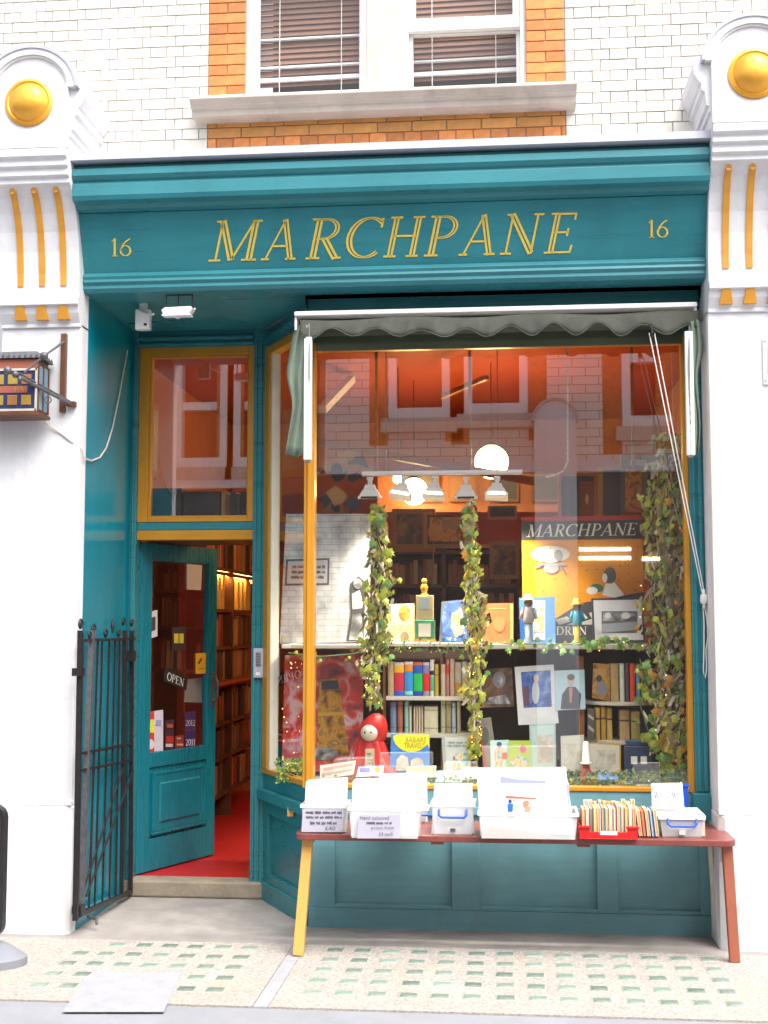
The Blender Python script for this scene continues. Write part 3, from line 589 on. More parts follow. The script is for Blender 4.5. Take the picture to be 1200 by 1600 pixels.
pm.hexa([(a + .06, .0, c + .06), (b - .06, .0, c + .06), (b - .06, .0, d - .06), (a + .06, .0, d - .06)], [(a + .075, -.018, c + .075), (b - .075, -.018, c + .075), (b - .075, -.018, d - .075), (a + .075, -.018, d - .075)])
pm.build('door_panel', 'teal_door', door, bevel=.003)
gp = [DT @ Vector(q) for q in ((.11, .02, .815), (DW - .09, .02, .815), (DW - .09, .02, 1.985), (.11, .02, 1.985))]
pane('pane', gp, door)
hm = MB(DT); hm.box(DW - .06, DW - .03, -.006, 0, 1.06, 1.28).tube([(DW - .045, -.03, 1.10), (DW - .045, -.045, 1.13), (DW - .045, -.045, 1.22), (DW - .045, -.03, 1.25)], .008, 8).tube([(DW - .045, 0, 1.10), (DW - .045, -.03, 1.10)], .008, 8).tube([(DW - .045, 0, 1.25), (DW - .045, -.03, 1.25)], .008, 8)
hm.build('door_handle', 'grey_iron', door)

# ------------------------------------------------------------------ the house across the street, which the glass mirrors
YO = -7.35
mat('opp_shop', (.10, .085, .075), .5, .6, 1.2)
mat('opp_tube', (1, .72, .36), .4, 0, emit=8)
opp = thing('house_opposite', (0, YO, 0), 'white brick house front across the street, seen mirrored in the shop glass', 'building')
def mir(px, py): return at(px, py, .53 - YO)
def mird(px, py): return at(px, py, 1.89 - YO)
wins = [(mir(607, 0).x, mir(700, 0).x, mir(0, 665).z), (mir(722, 0).x, mir(818, 0).x, mir(0, 660).z), (mir(962, 0).x, mir(1050, 0).x, mir(0, 682).z),
        (mird(283, 0).x, mird(362, 0).x, mird(0, 735).z), (mird(372, 0).x, mird(452, 0).x, mird(0, 735).z), (1.9, 2.6, 3.85), (2.75, 3.4, 3.85)]
wins.sort()
zt = 5.5; zb = 3.42
ow = MB(); x = -9
for a, b, zz in wins:
    ow.box(x, a, YO - .3, YO, zb, zt); ow.box(a, b, YO - .3, YO, zb, zz); ow.box(a, b, YO - .3, YO, 5.2, zt); x = b
ow.box(x, 9, YO - .3, YO, zb, zt)
m = mat('opp_brick', (.75, .70, .64), .5, .05, 3)
nt = m.node_tree; bk = nt.nodes.new('ShaderNodeTexBrick'); tc = nt.nodes.new('ShaderNodeTexCoord'); mp = nt.nodes.new('ShaderNodeMapping')
mp.inputs['Rotation'].default_value = (R(90), 0, 0); nt.links.new(tc.outputs['Object'], mp.inputs[0]); nt.links.new(mp.outputs[0], bk.inputs[0])
bk.inputs['Color1'].default_value = (.82, .76, .68, 1); bk.inputs['Color2'].default_value = (.76, .70, .62, 1); bk.inputs['Mortar'].default_value = (.35, .30, .26, 1)
bk.inputs['Scale'].default_value = 1; bk.inputs['Brick Width'].default_value = .3; bk.inputs['Row Height'].default_value = .1; bk.inputs['Mortar Size'].default_value = .006
nt.links.new(bk.outputs[0], nt.nodes['Principled BSDF'].inputs['Base Color'])
ow.build('wall', 'opp_brick', opp)
MB().box(-9, 9, YO - .25, YO + .10, 3.3, 3.42).build('cornice', 'white_paint', opp)
MB().box(-9, 9, YO - .3, YO - .05, 0, 3.3).build('shopfront_wall', 'opp_shop', opp)
for a, b, zz in wins:
    f = MB(); f.box(a, a + .09, YO - .2, YO + .02, zz, 5.2).box(b - .09, b, YO - .2, YO + .02, zz, 5.2).box(a + .09, b - .09, YO - .2, YO + .02, zz, zz + .13).box(a + .09, b - .09, YO - .18, YO - .02, zz + .75, zz + .85)
    w = f.build('window', 'white_frame', opp)
    MB().box(a + .09, b - .09, YO - .24, YO - .15, zz + .13, 5.2).build('pane', 'wood_red', w)
    MB().box(a - .08, b + .08, YO, YO + .12, zz - .16, zz - .003).build('sill', 'stone', opp)
    for xa in (a - .22, b + .01): MB().box(xa, xa + .21, YO, YO + .006, zz - .3, 5.2).build('quoin', 'orange_brick', opp)
for pxc in (858,):
    c = mir(pxc, 0).x; hw = .23; zt_ = mir(0, 646).z; pts = [(c + hw * math.cos(math.pi * i / 16), zt_ - hw + hw * math.sin(math.pi * i / 16)) for i in range(17)]
    MB().prism(pts + [(c - hw, 0), (c + hw, 0)], 'y', YO, YO + .28).build('pier', 'white_paint', opp)
    mb = MB()
    for i in range(16):
        (xa, za), (xb, zb_) = pts[i], pts[i + 1]; k = 1.13
        o = lambda x_, z_: (c + (x_ - c) * k, z_ if False else (zt_ - hw) + (z_ - zt_ + hw) * k)
        mb.hexa([(xa, YO, za), (xb, YO, zb_), (o(xb, zb_)[0], YO, o(xb, zb_)[1]), (o(xa, za)[0], YO, o(xa, za)[1])], [(xa, YO + .3, za), (xb, YO + .3, zb_), (o(xb, zb_)[0], YO + .3, o(xb, zb_)[1]), (o(xa, za)[0], YO + .3, o(xa, za)[1])])
    mb.build('pier_hood', 'stone', opp)

for (xa, xb, yy) in ((905, 986, 872), (905, 986, 858), (1004, 1031, 873)):
    p, q = mir(xa, yy), mir(xb, yy); MB().box(p.x, q.x, YO - .04, YO - .01, p.z - .02, p.z + .02).build('tube_lamp', 'opp_tube', opp)
# ================================================================== THE ROOM BEHIND THE GLASS
FZ = .10
MB().box(-2.62, 1.45, 1.02, 5.0, .0, FZ).build('shop_floor', 'red_floor', K='structure')
MB().box(-2.62, 1.45, .31, 5.0, 3.43, 3.50).build('shop_ceiling', 'ceiling_red', K='structure')
MB().box(-2.62, 1.45, 4.9, 5.0, FZ, 3.43).build('back_wall', 'wall_orange', K='structure')
MB().box(-2.62, -2.52, 1.02, 4.9, FZ, 3.43).build('left_wall', 'wall_orange', K='structure')
MB().box(1.30, 1.45, .31, 4.9, 0, 3.43).build('right_wall', 'wall_orange', K='structure')

# ------------------------------------------------------------------ helpers for books, cards and pictures
def card(name, q, Y, L, C, color=(.7, .7, .68), th=.012, prints=(), m='flat', G=None, Y2=None, parent=None):
    """q: four sight points TL TR BR BL on the plane Y (Y2 for the lower edge, when the card leans back)"""
    if len(q) == 2: (a, b), (c, d) = q; q = [(a, b), (c, b), (c, d), (a, d)]
    ys = [Y, Y, Y2 or Y, Y2 or Y]
    P = [at(*p, y) for p, y in zip(q, ys)]
    n = (P[1] - P[0]).cross(P[3] - P[0]).normalized(); n = -n if n.y > 0 else n
    mb = MB(); mb.hexa([p - n * th for p in P], P)
    o = mb.build(name, m, parent, L=L, C=C, G=G, color=color, org=(P[2] + P[3]) / 2) if parent is None else mb.build(name, m, parent, color=color)
    plane = (P[0], n)
    for k, pr_ in enumerate(prints): put_print(o, plane, pr_, .0012 * (k + 1))
    return o, plane
def put_print(o, plane, pr_, off):
    p0, n = plane; f = lambda x, y: atpl(x, y, p0 + n * off, n); k = pr_[0]
    if k == 'r':
        _, x0, y0, x1, y1, c = pr_[:6]; mb = MB().quad(f(x0, y1), f(x1, y1), f(x1, y0), f(x0, y0)); nm = 'print'
    elif k == 'q': mb = MB().quad(*[f(*p) for p in pr_[1]]); c = pr_[2]; nm = 'print'
    elif k == 'e':
        _, cx, cy, rx, ry, c = pr_; mb = MB().quad(*[f(cx + rx * math.cos(2 * math.pi * i / 20), cy + ry * math.sin(2 * math.pi * i / 20)) for i in range(20)]); nm = 'print'
    elif k == 't':
        _, txt, x0, y0, x1, y1, c = pr_[:7]; dy = pr_[7] if len(pr_) > 7 else 0
        mb = text_mb(txt, lambda u, v: f(x0 + (x1 - x0) * u, y1 + (y0 - y1) * v + dy * u), shear=pr_[8] if len(pr_) > 8 else 0); nm = 'lettering'
    elif k == 'l':                                        # several thin printed lines of writing
        _, x0, y0, x1, y1, rows, c = pr_; mb = MB(); h = (y1 - y0) / rows
        for i in range(rows):
            x = x0 + rnd.uniform(0, 2); yc = y0 + h * (i + .5)
            while x < x1 - 2:
                w = rnd.uniform(5, 13); xe = min(x + w, x1); nn_ = max(4, int((xe - x) * 2.2)); pp = []
                for k2 in range(nn_ + 1): pp.append((x + (xe - x) * k2 / nn_, yc + h * rnd.uniform(.12, .36) * (1 if k2 % 2 else -1) * (1.35 if rnd.random() < .15 else 1)))
                tk_ = min(.28, h * .05)
                for (xa, ya), (xb2, yb2) in zip(pp, pp[1:]): mb.quad(f(xa - tk_, ya + tk_ * .4), f(xb2 - tk_, yb2 + tk_ * .4), f(xb2 + tk_, yb2 - tk_ * .4), f(xa + tk_, ya - tk_ * .4))
                x = xe + 2.2
        nm = 'writing'
    elif k == 's':                                        # a font-drawn word
        _, txt, x0, y0, x1, y1, c = pr_
        cu = bpy.data.curves.new('w', 'FONT'); cu.body = txt; cu.resolution_u = 2; ob = bpy.data.objects.new('w', cu); col.objects.link(ob)
        dg = bpy.context.evaluated_depsgraph_get(); me = bpy.data.meshes.new_from_object(ob.evaluated_get(dg))
        xs = [v.co.x for v in me.vertices]; yy = [v.co.y for v in me.vertices]; a, b, c0, d0 = min(xs), max(xs), min(yy), max(yy)
        mb = MB(); mb.add([f(x0 + (x1 - x0) * (v.co.x - a) / (b - a), y1 + (y0 - y1) * (v.co.y - c0) / (d0 - c0)) for v in me.vertices], [tuple(p.vertices) for p in me.polygons])
        bpy.data.objects.remove(ob); bpy.data.meshes.remove(me); nm = 'lettering'
    return mb.build(nm, c if isinstance(c, str) else 'flat', o, color=None if isinstance(c, str) else c)
def spine(x0, x1, y0, y1, Y, color, L, bands=(), depth=.16, G=None, lean=0):
    a, b = at(x0, y0, Y), at(x1, y1, Y); w = abs(b.x - a.x)
    t = thing('book', ((a.x + b.x) / 2, Y + depth / 2, b.z), L, 'book', G)
    mb = MB(); n = 5                                       # rounded spine
    prof = [(a.x, Y + depth), (a.x, Y + .006)] + [(a.x + w * i / n, Y + .006 - .007 * math.sin(math.pi * i / n)) for i in range(1, n)] + [(b.x, Y + .006), (b.x, Y + depth)]
    mb.prism(prof, 'z', b.z, a.z); mb.build('cover', 'book', t, color=color)
    for (v0, v1, c) in bands:
        z0, z1 = a.z + (b.z - a.z) * v1, a.z + (b.z - a.z) * v0
        pf = [(x, y - .0014) for x, y in prof[1:-1]]; mb = MB()
        for i in range(len(pf) - 1): mb.quad((pf[i][0], pf[i][1], z0), (pf[i + 1][0], pf[i + 1][1], z0), (pf[i + 1][0], pf[i + 1][1], z1), (pf[i][0], pf[i][1], z1))
        mb.build('spine_band', 'book', t, color=c)
    return t

# ------------------------------------------------------------------ bookcase along the left wall, seen through the doorway
bc = thing('bookcase', (-2.36, 3.1, FZ), 'tall dark bookcase full of old books along the left wall beyond the door', 'bookcase')
SZ = [.30, .58, .84, 1.13, 1.42, 1.71, 2.03, 2.45]
MB().box(-2.52, -2.50, 2.40, 4.5, FZ, 2.5).build('back_panel', 'wood_dark', bc)
for z_ in SZ: MB().box(-2.50, -2.19, 2.40, 4.5, z_ - .025, z_).build('shelf', 'wood_dark', bc, bevel=.002)
MB().box(-2.50, -2.18, 2.36, 2.40, FZ, 2.5).build('upright', 'wood_red', bc); MB().box(-2.50, -2.18, 3.44, 3.47, FZ, 2.5).build('upright', 'wood_dark', bc)
MB().box(-2.50, -2.13, 2.40, 4.5, 1.135, 1.16).build('counter', 'wood_red', bc)
pal = [(.20, .05, .03), (.28, .10, .04), (.12, .04, .02), (.34, .16, .06), (.10, .05, .04), (.38, .22, .10), (.25, .03, .02), (.06, .05, .06), (.30, .20, .12), (.16, .08, .03)]
bp = MB().box(0, .15, 0, 1, 0, 1).build('book', 'book', None, org=(0, 0, 0)); bp.location = (-2.36, 2.42, .30)
first = True
for k, z_ in enumerate(SZ[:-1]):
    y = 2.42; gap = SZ[k + 1] - z_
    while y < 4.42:
        th = rnd.uniform(.045, .075)
        if 3.40 < y + th and y < 3.48: y = 3.485; continue
        h = gap * rnd.uniform(.68, .88)
        o = bp if first else bp.copy()
        if not first: o.name = 'book'; col.objects.link(o)
        first = False
        zz = 1.162 if k == 3 else z_ + .001; hh = min(h, 1.39 - zz) if k == 3 else h
        o.location = (-2.365 + rnd.uniform(-.02, .015), y, zz); o.scale = (1, th - .004, hh)
        c = rnd.choice(pal); g = rnd.uniform(.7, 1.4); o.color = (c[0] * g, c[1] * g, c[2] * g, 1)
        if k == 5 and rnd.random() < .7: o.color = (.62, .40, .12, 1)  # amber glow of the strip lamp put into most book colours here
        tag(o, ['dim old book on the bottom shelf of the bookcase beyond the door', 'dim old book on the second lowest shelf of the bookcase beyond the door', 'dim old book on the shelf under the counter of the bookcase beyond the door',
                'book standing on the counter of the bookcase beyond the door', 'upright book on the shelf under the lit shelf beyond the door', 'book tinted amber as if lit, under the glowing strip lamp beyond the door',
                'shadowed book on the topmost shelf of the bookcase beyond the door'][k], 'book', 'books in the bookcase beyond the door, shelf %d' % (k + 1)); y += th
sl = thing('strip_lamp', (-2.2, 3.5, 1.985), 'glowing warm strip lamp under a bookshelf beyond the door', 'lamp')
MB().box(-2.215, -2.195, 2.5, 4.4, 1.972, 1.998).build('housing', 'wood_dark', sl); MB().box(-2.235, -2.217, 2.5, 4.4, 1.975, 1.99).build('tube', 'strip_lamp', sl)
MB().box(-2.30, -2.10, 2.20, 2.34, FZ, 2.5).build('wooden_post', 'wood_red', L='broad red brown wooden post seen through the glass of the open door', C='post')
card('picture', [(232, 842), (262, 900)], 2.3, 'small framed print at the top of the panel inside the door', 'picture', (.30, .24, .08), prints=[('r', 237, 850, 256, 890, (.42, .33, .16))])
card('picture', [(240, 908), (262, 990)], 2.3, 'tall framed print hanging below the small one inside the door', 'picture', (.05, .035, .02), prints=[('r', 243, 915, 260, 984, (.34, .22, .08))])
MB().box(-2.52, -2.30, 2.22, 2.30, FZ, 2.5).build('end_panel', 'wood_dark', K='structure')
t_ = thing('wall_picture', (-2.5, 1.7, 2.6), 'large gilt framed picture hung high on the left wall, seen through the transom', 'picture')
w0, w1 = atx(236, 560, -2.5), atx(262, 640, -2.5)
MB().box(-2.515, -2.47, 1.45, 2.25, 2.62, 3.15).build('frame', 'ochre', t_); MB().box(-2.472, -2.465, 1.5, 2.2, 2.67, 3.10).build('print', 'stone', t_)
MB().box(-2.22, -1.5, 1.0, 1.45, 2.10, 2.19).build('transom_shelf', 'wood_dark', K='structure')
for (a, b, c, d, colr, L) in ((231, 763, 283, 808, (.03, .035, .04), 'black box file at the left behind the transom pane'), (287, 768, 343, 806, (.045, .04, .05), 'wide dark box behind the transom pane, second from the left')):
    p, q = at(a, b, 1.2), at(c, d, 1.2); MB().box(p.x, q.x, 1.2, 1.35, 2.192, p.z).build('box_file', 'book', color=colr, L=L, C='box', bevel=.004)
for i, (a, b, colr) in enumerate(((346, 352, (.45, .28, .1)), (353, 359, (.3, .08, .04)), (360, 368, (.05, .05, .07)), (369, 375, (.10, .07, .05)), (376, 388, (.04, .03, .04)))):
    p, q = at(a, 768 + 5 * (i % 2), 1.2), at(b, 806, 1.2); MB().box(p.x, q.x, 1.2, 1.35, 2.192, p.z).build('book', 'book', color=colr, L=['tan book leftmost of five behind the transom pane', 'red brown book second of five behind the transom pane', 'navy book in the middle of five behind the transom pane', 'brown book fourth of five behind the transom pane', 'wide dark book rightmost of five behind the transom pane'][i], C='book', G='books behind the transom')

# ------------------------------------------------------------------ back of the shop behind the display
bk = thing('bookcase', (at(650, 900, 2.3).x, 2.5, FZ), 'dark wooden bookcase at the back of the shop behind the display', 'bookcase')
bx0, bx1 = at(585, 900, 2.3).x, at(815, 900, 2.3).x; ztop = at(700, 862, 2.3).z
MB().box(bx0, bx1, 2.62, 2.65, FZ, ztop + .02).build('back_panel', 'wood_dark', bk)
shelf_y = [866, 918, 985, 1060]
zs = [at(650, y, 2.3).z for y in shelf_y]
for x in (bx0, at(690, 900, 2.3).x, bx1 - .03): MB().box(x, x + .03, 2.3, 2.62, FZ, ztop + .02).build('upright', 'wood_dark', bk)
for z_ in zs: MB().box(bx0, bx1, 2.3, 2.62, z_, z_ + .025).build('shelf', 'wood_dark', bk)
for k in (1, 2, 3):
    x = bx0 + .04
    while x < bx1 - .08:
        th = rnd.uniform(.025, .05); mid = at(690, 900, 2.3).x
        if mid - .03 < x + th and x < mid + .04: x = mid + .045; continue
        h = (zs[k - 1] - zs[k]) * rnd.uniform(.68, .88); o = bp.copy(); o.name = 'book'; col.objects.link(o); o.rotation_euler = (0, 0, R(-90))
        o.location = (x, 2.50, zs[k] + .027); o.scale = (1, th - .003, h - .03); c = rnd.choice(pal); g = rnd.uniform(.6, 1.5); o.color = (c[0] * g, c[1] * g, c[2] * g, 1)
        tag(o, ['', 'dim book on the top row of the dark bookcase behind the display', 'dim book on the middle row of the dark bookcase behind the display', 'dim book on the low row of the dark bookcase behind the display'][k], 'book', 'books in the dark bookcase behind the display, row %d' % k); x += th
MB().box(bx0, bx1, 2.28, 2.6, ztop + .022, ztop + .05).build('bookcase_top', 'wood_mid', K='structure')
# wooden panelling above it, pictures and hangings
card('framed_picture', [(612, 795), (680, 862)], 2.27, 'brown framed glazed picture leaning on the dark bookcase behind the left ivy trunk', 'picture', (.30, .13, .03), .03, [('r', 620, 803, 660, 850, 'paint_dark'), ('r', 662, 800, 676, 858, (.42, .22, .07))])
card('framed_picture', [(668, 805), (722, 850)], 2.24, 'pale yellow print in a thin dark frame between the two ivy trunks', 'picture', (.06, .03, .015), .02, [('r', 671, 808, 720, 846, 'paint_ochre'), ('r', 690, 812, 715, 826, (.30, .22, .08))])
lp = thing('lollipop_sign', at(680, 900, 2.15), 'round orange paddle on a thin stick behind the display', 'sign')
c_ = at(681, 832, 2.15); MB().lathe([(.055, 0), (.055, .01)], c_, (0, -1, 0), 24).build('disc', 'ochre', lp); MB().tube([c_ + Vector((-.02, 0, -.05)), at(677, 880, 2.15)], .006, 6).build('stick', 'wood_mid', lp)
card('framed_picture', [(762, 790), (808, 812)], 2.2, 'dark framed picture above the blank panel right of the second ivy trunk', 'picture', (.32, .13, .05), .02, [('r', 766, 793, 804, 807, (.03, .03, .035))])
card('framed_picture', [(765, 845), (812, 905)], 2.2, 'dim gilt edged picture behind the brown book', 'picture', (.22, .12, .04), .02, [('r', 771, 852, 806, 898, 'paint_dark')])
card('wall_panel', [(590, 735), (1080, 800)], 3.2, 'orange brown wooden panelling across the back of the shop', 'panelling', (.33, .10, .02), .03, m='book')
for i, x in enumerate((640, 700, 765, 830, 900, 960)): card('framed_picture', [(x, 738 + 3 * (i % 3)), (x + 46, 784)], 3.15, ['dark picture high on the back wall above the left globe', 'second dark picture high on the back wall', 'dark picture high on the back wall behind the big globe', 'dark picture on the back wall right of the big globe', 'brown picture on the back wall above the poster', 'last dark picture on the back wall before the right trunk'][i], 'picture', (.16, .06, .02), .02, [('r', x + 4, 744 + 3 * (i % 3), x + 42, 780, [(.05, .04, .03), (.20, .09, .03), (.04, .04, .05)][i % 3])])
card('framed_picture', [(872, 740), (936, 812)], 1.5, 'dark picture in gilt frame hanging just above the poster', 'picture', (.36, .17, .04), .025, [('r', 877, 744, 928, 812, (.05, .055, .06)), ('r', 905, 752, 928, 806, (.22, .07, .02)), ('e', 917, 780, 3, 8, (.55, .30, .04))])
card('framed_picture', [(935, 728), (975, 812)], 1.45, 'tall narrow dark picture above the right end of the poster', 'picture', (.38, .24, .05), .025, [('r', 942, 734, 970, 812, (.06, .07, .09))])
card('framed_picture', [(970, 710), (1040, 800)], 1.4, 'grey framed collage behind the top of the right trunk', 'picture', (.13, .14, .14), .025, [('r', 977, 733, 1002, 800, 'paint_ochre'), ('r', 984, 718, 1010, 728, (.30, .30, .28))])
for i, (x, y, rx, ry) in enumerate(((505, 770, 14, 26), (530, 760, 22, 9), (560, 785, 16, 14), (515, 790, 20, 10))):
    pass
# dark leafy hanging left of the spotlights
hg = thing('hanging_mobile', at(530, 760, 1.0), 'tangled dark and golden paper hanging left of the spotlights', 'decoration')
for i in range(16):
    cx, cy = rnd.uniform(500, 575), rnd.uniform(712, 795); n = 7; a0 = rnd.uniform(0, 6); rr = rnd.uniform(8, 20)
    Yk = 1.0 + .03 * i; pts = [at(cx + rr * (1 + .5 * math.sin(3 * j + a0)) * .8 * math.cos(2 * math.pi * j / n), cy + rr * .6 * (1 + .5 * math.cos(2 * j + a0)) * math.sin(2 * math.pi * j / n), Yk) for j in range(n)]
    mb = MB(); mb.quad(*pts); mb.quad(*[p + Vector((0, .006, 0)) for p in reversed(pts)]); mb.build('paper_shape', 'flat', hg, color=(.035, .03, .045) if i % 2 else (.40, .21, .06))
# beams and rods under the ceiling
for a, b, Y1, Y2, w, m_, L in ((( 490, 690), (832, 752), 1.5, 2.2, .05, 'wood_mid', 'long sloping wooden beam under the shop ceiling'), ((560, 735), (940, 738), 1.3, 1.3, .022, 'wood_mid', 'level wooden rail above the spotlights')):
    MB().bar(at(*a, Y1), at(*b, Y2), w).build('ceiling_beam', m_, L=L, C='beam')
for i, (x, y0, y1) in enumerate(((588, 520, 735), (735, 520, 735), (990, 540, 735))):
    MB().bar((at(x, y1, 1.3).x, 1.3, at(x, y1, 1.3).z), (at(x, y1, 1.3).x, 1.3, 3.43), .018).build('hanging_rod', 'wood_mid', L=['thin wooden rod hanging left of the globes', 'thin wooden rod hanging beside the big globe', 'thin wooden rod hanging near the right trunk'][i], C='rod')
MB().bar(at(503, 640, 1.9), at(549, 592, 2.6), .06, .05).build('batten_light', 'white_plastic', L='unlit white batten light under the ceiling at the left', C='light')
MB().bar(at(760, 590, 1.6), at(690, 620, 2.4), .03).build('ceiling_strut', 'wood_mid', L='pale strut under the shop ceiling above the globes', C='beam')

# ------------------------------------------------------------------ lamps
def globe(px, py, r, Y, L, m='globe_lamp', st=1):
    c = at(px, py, Y); rr = r * (Y + CAM_D) / FOC * 1.01
    t = thing('globe_lamp', c - Vector((0, 0, rr)), L, 'lamp')
    MB().ball(c, rr, 24, 14).build('globe', m, t, smooth=True)
    MB().lathe([(rr * .3, rr * .93), (rr * .34, rr * 1.02), (rr * .2, rr * 1.2), (.006, rr * 1.3)], c, n=14).build('cap', 'black_iron', t)
    MB().tube([c + Vector((0, 0, rr * 1.2)), (c.x, c.y, 3.43)], .004, 6).build('cord', 'black_iron', t)
globe(768, 722, 26, 2.3, 'large glowing globe lamp hanging at the right of the spotlights')
globe(647, 768, 21, 2.9, 'smaller glowing globe lamp hanging behind the spotlights')
globe(622, 748, 8, 2.4, 'bare glowing bulb left of the smaller globe lamp', 'bulb')
tk = thing('track_light', at(690, 742, .72), 'white ceiling track with five square spotlights across the display', 'track light')
a, b = at(566, 742, .72), at(816, 742, .72); MB().box(a.x, b.x, .70, .735, a.z - .008, a.z + .018).build('track', 'white_plastic', tk, bevel=.002)
for x in (.15, .85):
    xx = a.x + (b.x - a.x) * x; MB().tube([(xx, .72, a.z + .018), (xx, .72, 3.43)], .003, 6).build('suspension_wire', 'grey_iron', tk)
for i, x in enumerate((578, 632, 680, 728, 777)):
    c = at(x, 745, .72); s = .0037; z0 = c.z; y_ = .72; tl = (0, .35, .15, 0, .1)[i]
    T = Matrix.Translation((c.x, y_, z0)) @ Matrix.Rotation(tl * .5, 4, 'Y') @ Matrix.Rotation(-.25 if i in (1, 2, 4) else .1, 4, 'X')
    mb = MB(T); mb.box(-.017, .017, -.015, .015, -.018, .0).box(-.012, .012, -.012, .012, -.045, -.018)
    h = lambda w, d, z_: [(-w, -d, z_), (w, -d, z_), (w, d, z_), (-w, d, z_)]
    mb.hexa(h(.036, .03, -.075), h(.026, .022, -.045)); mb.hexa(h(.060, .05, -.112), h(.040, .034, -.075)); mb.box(-.066, .066, -.055, .055, -.128, -.112)
    hd2 = mb.build('spotlight', 'white_plastic', tk, bevel=.002)
    if i in (1, 2, 4):
        sl_ = bpy.data.lights.new('spot', 'SPOT'); sl_.energy = 44; sl_.spot_size = R(110); sl_.spot_blend = .6; sl_.color = (1, .88, .70); sl_.shadow_soft_size = .04
        so_ = bpy.data.objects.new('spot', sl_); col.objects.link(so_); so_.parent = tk; so_.location = (T @ Vector((0, -.02, -.15))) - OFF[tk.name]; so_.rotation_euler = (R(12), 0, 0)
    MB(T).box(-.048, .048, -.058, -.03, -.1265, -.1135).build('lens', 'spot_lens' if i in (1, 2, 4) else 'dark', hd2)

# ------------------------------------------------------------------ display platform and shelves
MB().prism([(BX0 + .02, .31), (XR - .10, .31), (1.29, .33), (1.29, 1.10), (-1.40, 1.10), (-1.38, .90)], 'z', .60, .716).build('display_platform', 'cream_paint', K='structure')
def shelf(x0, x1, y, Y0, Y1, L, th=.022, m='cream_paint'):
    a, b = at(x0, y, Y0), at(x1, y, Y0)
    return MB().box(a.x, b.x, Y0, Y1, a.z - th, a.z).build('display_shelf', m, L=L, C='shelf', bevel=.003)
shelf(440, 592, 1007, .60, .95, 'white shelf at the left carrying the brick wall picture')
shelf(585, 760, 1004, .62, .95, 'rough middle shelf carrying the tin boxes')
shelf(748, 1012, 1006, .62, .98, 'white ivy covered shelf carrying the framed photograph', .028)
shelf(603, 742, 1088, .64, .95, 'cream shelf under the brightly banded book spines')
shelf(600, 742, 1146, .64, .95, 'lowest cream shelf under the pale book spines')
for i, x in enumerate((600, 690, 741)):
    a, b = at(x, 1010, .70), at(x, 1150, .70); MB().box(a.x - .008, a.x + .008, .72, .95, .717, a.z - .03).build('shelf_support', 'wood_mid', L=['left upright carrying the middle book shelves', 'middle upright behind the cream book shelves', 'right upright carrying the middle book shelves'][i], C='upright')
MB().box(at(435, 1100, .98).x, at(1095, 1100, .98).x, .985, 1.0, .717, at(700, 1015, .985).z).build('display_back', 'dark_brown', K='structure')
# curved shelf unit at the right
a, b = at(914, 1097, .62), at(1030, 1100, .62)
pts = [(a.x, .95)] + [(a.x + (b.x - a.x) * i / 12, .75 - .13 * math.sin(math.pi * i / 12)) for i in range(13)] + [(b.x, .95)]
MB().prism(pts, 'z', a.z - .02, a.z).build('curved_shelf', 'cream_paint', L='curved white shelf at the right carrying a short row of books', C='shelf', bevel=.003)
MB().prism([(x, y) for x, y in pts], 'z', at(914, 1158, .62).z - .02, at(914, 1158, .62).z).build('curved_shelf', 'cream_paint', L='lower curved white shelf at the right above the gold framed picture', C='shelf', bevel=.003)
MB().box(a.x - .03, a.x, .70, .95, .717, at(914, 1025, .7).z).build('shelf_support', 'wood_mid', L='wooden upright left of the curved shelves', C='upright')
# ------------------------------------------------------------------ rows of spines
S1 = [(606, 615, 1034, (.50, .36, .20), (), 'tan book at the left end of the banded row'),
 (616, 631, 1035, (.60, .02, .05), ((0, .08, (.55, .6, .62)), (.08, .30, (.85, .50, .02)), (.84, 1, (.02, .12, .62))), 'thick yellow, red and blue banded book spine'),
 (632, 645, 1034, (.02, .30, .72), ((0, .08, (.7, .7, .6)), (.08, .28, (.85, .28, .02)), (.85, .95, (.25, .75, .65))), 'thick orange and sky blue banded book spine'),
 (646, 660, 1035, (.01, .50, .09), ((0, .08, (.75, .12, .05)), (.08, .32, (.01, .12, .6)), (.85, 1, (.01, .06, .45))), 'thick blue and green banded book spine'),
 (661, 671, 1035, (.75, .01, .02), ((0, .08, (.6, .55, .8)), (.08, .32, (.30, .22, .42)), (.85, 1, (.30, .30, .36))), 'mauve and red banded book spine'),
 (672, 678, 1031, (.75, .76, .72), ((.3, .42, (.03, .03, .03)), (.45, .85, (.10, .50, .25))), 'slim white and green book spine'),
 (679, 685, 1038, (.55, .38, .03), ((.3, .36, (.3, .2, .02)),), 'slim mustard book spine'),
 (689, 696, 1038, (.58, .48, .34), (), 'cream book spine right of the gap'), (697, 702, 1030, (.50, .22, .22), ((.15, .4, (.70, .03, .02)),), 'slim pinkish red book spine'),
 (703, 710, 1029, (.60, .42, .30), (), 'tall peach book spine'), (711, 721, 1035, (.45, .42, .32), ((.6, .9, (.55, .25, .06)),), 'mottled tan book spine'), (722, 729, 1034, (.55, .58, .42), (), 'pale green book spine'), (730, 738, 1036, (.52, .30, .26), ((.3, .5, (.6, .12, .1)),), 'pinkish book spine at the right end of the banded row')]
for x0, x1, y0, c, bd, L in S1: spine(x0, x1, y0, 1088, .68, c, L, bd, G='books on the upper cream shelf')
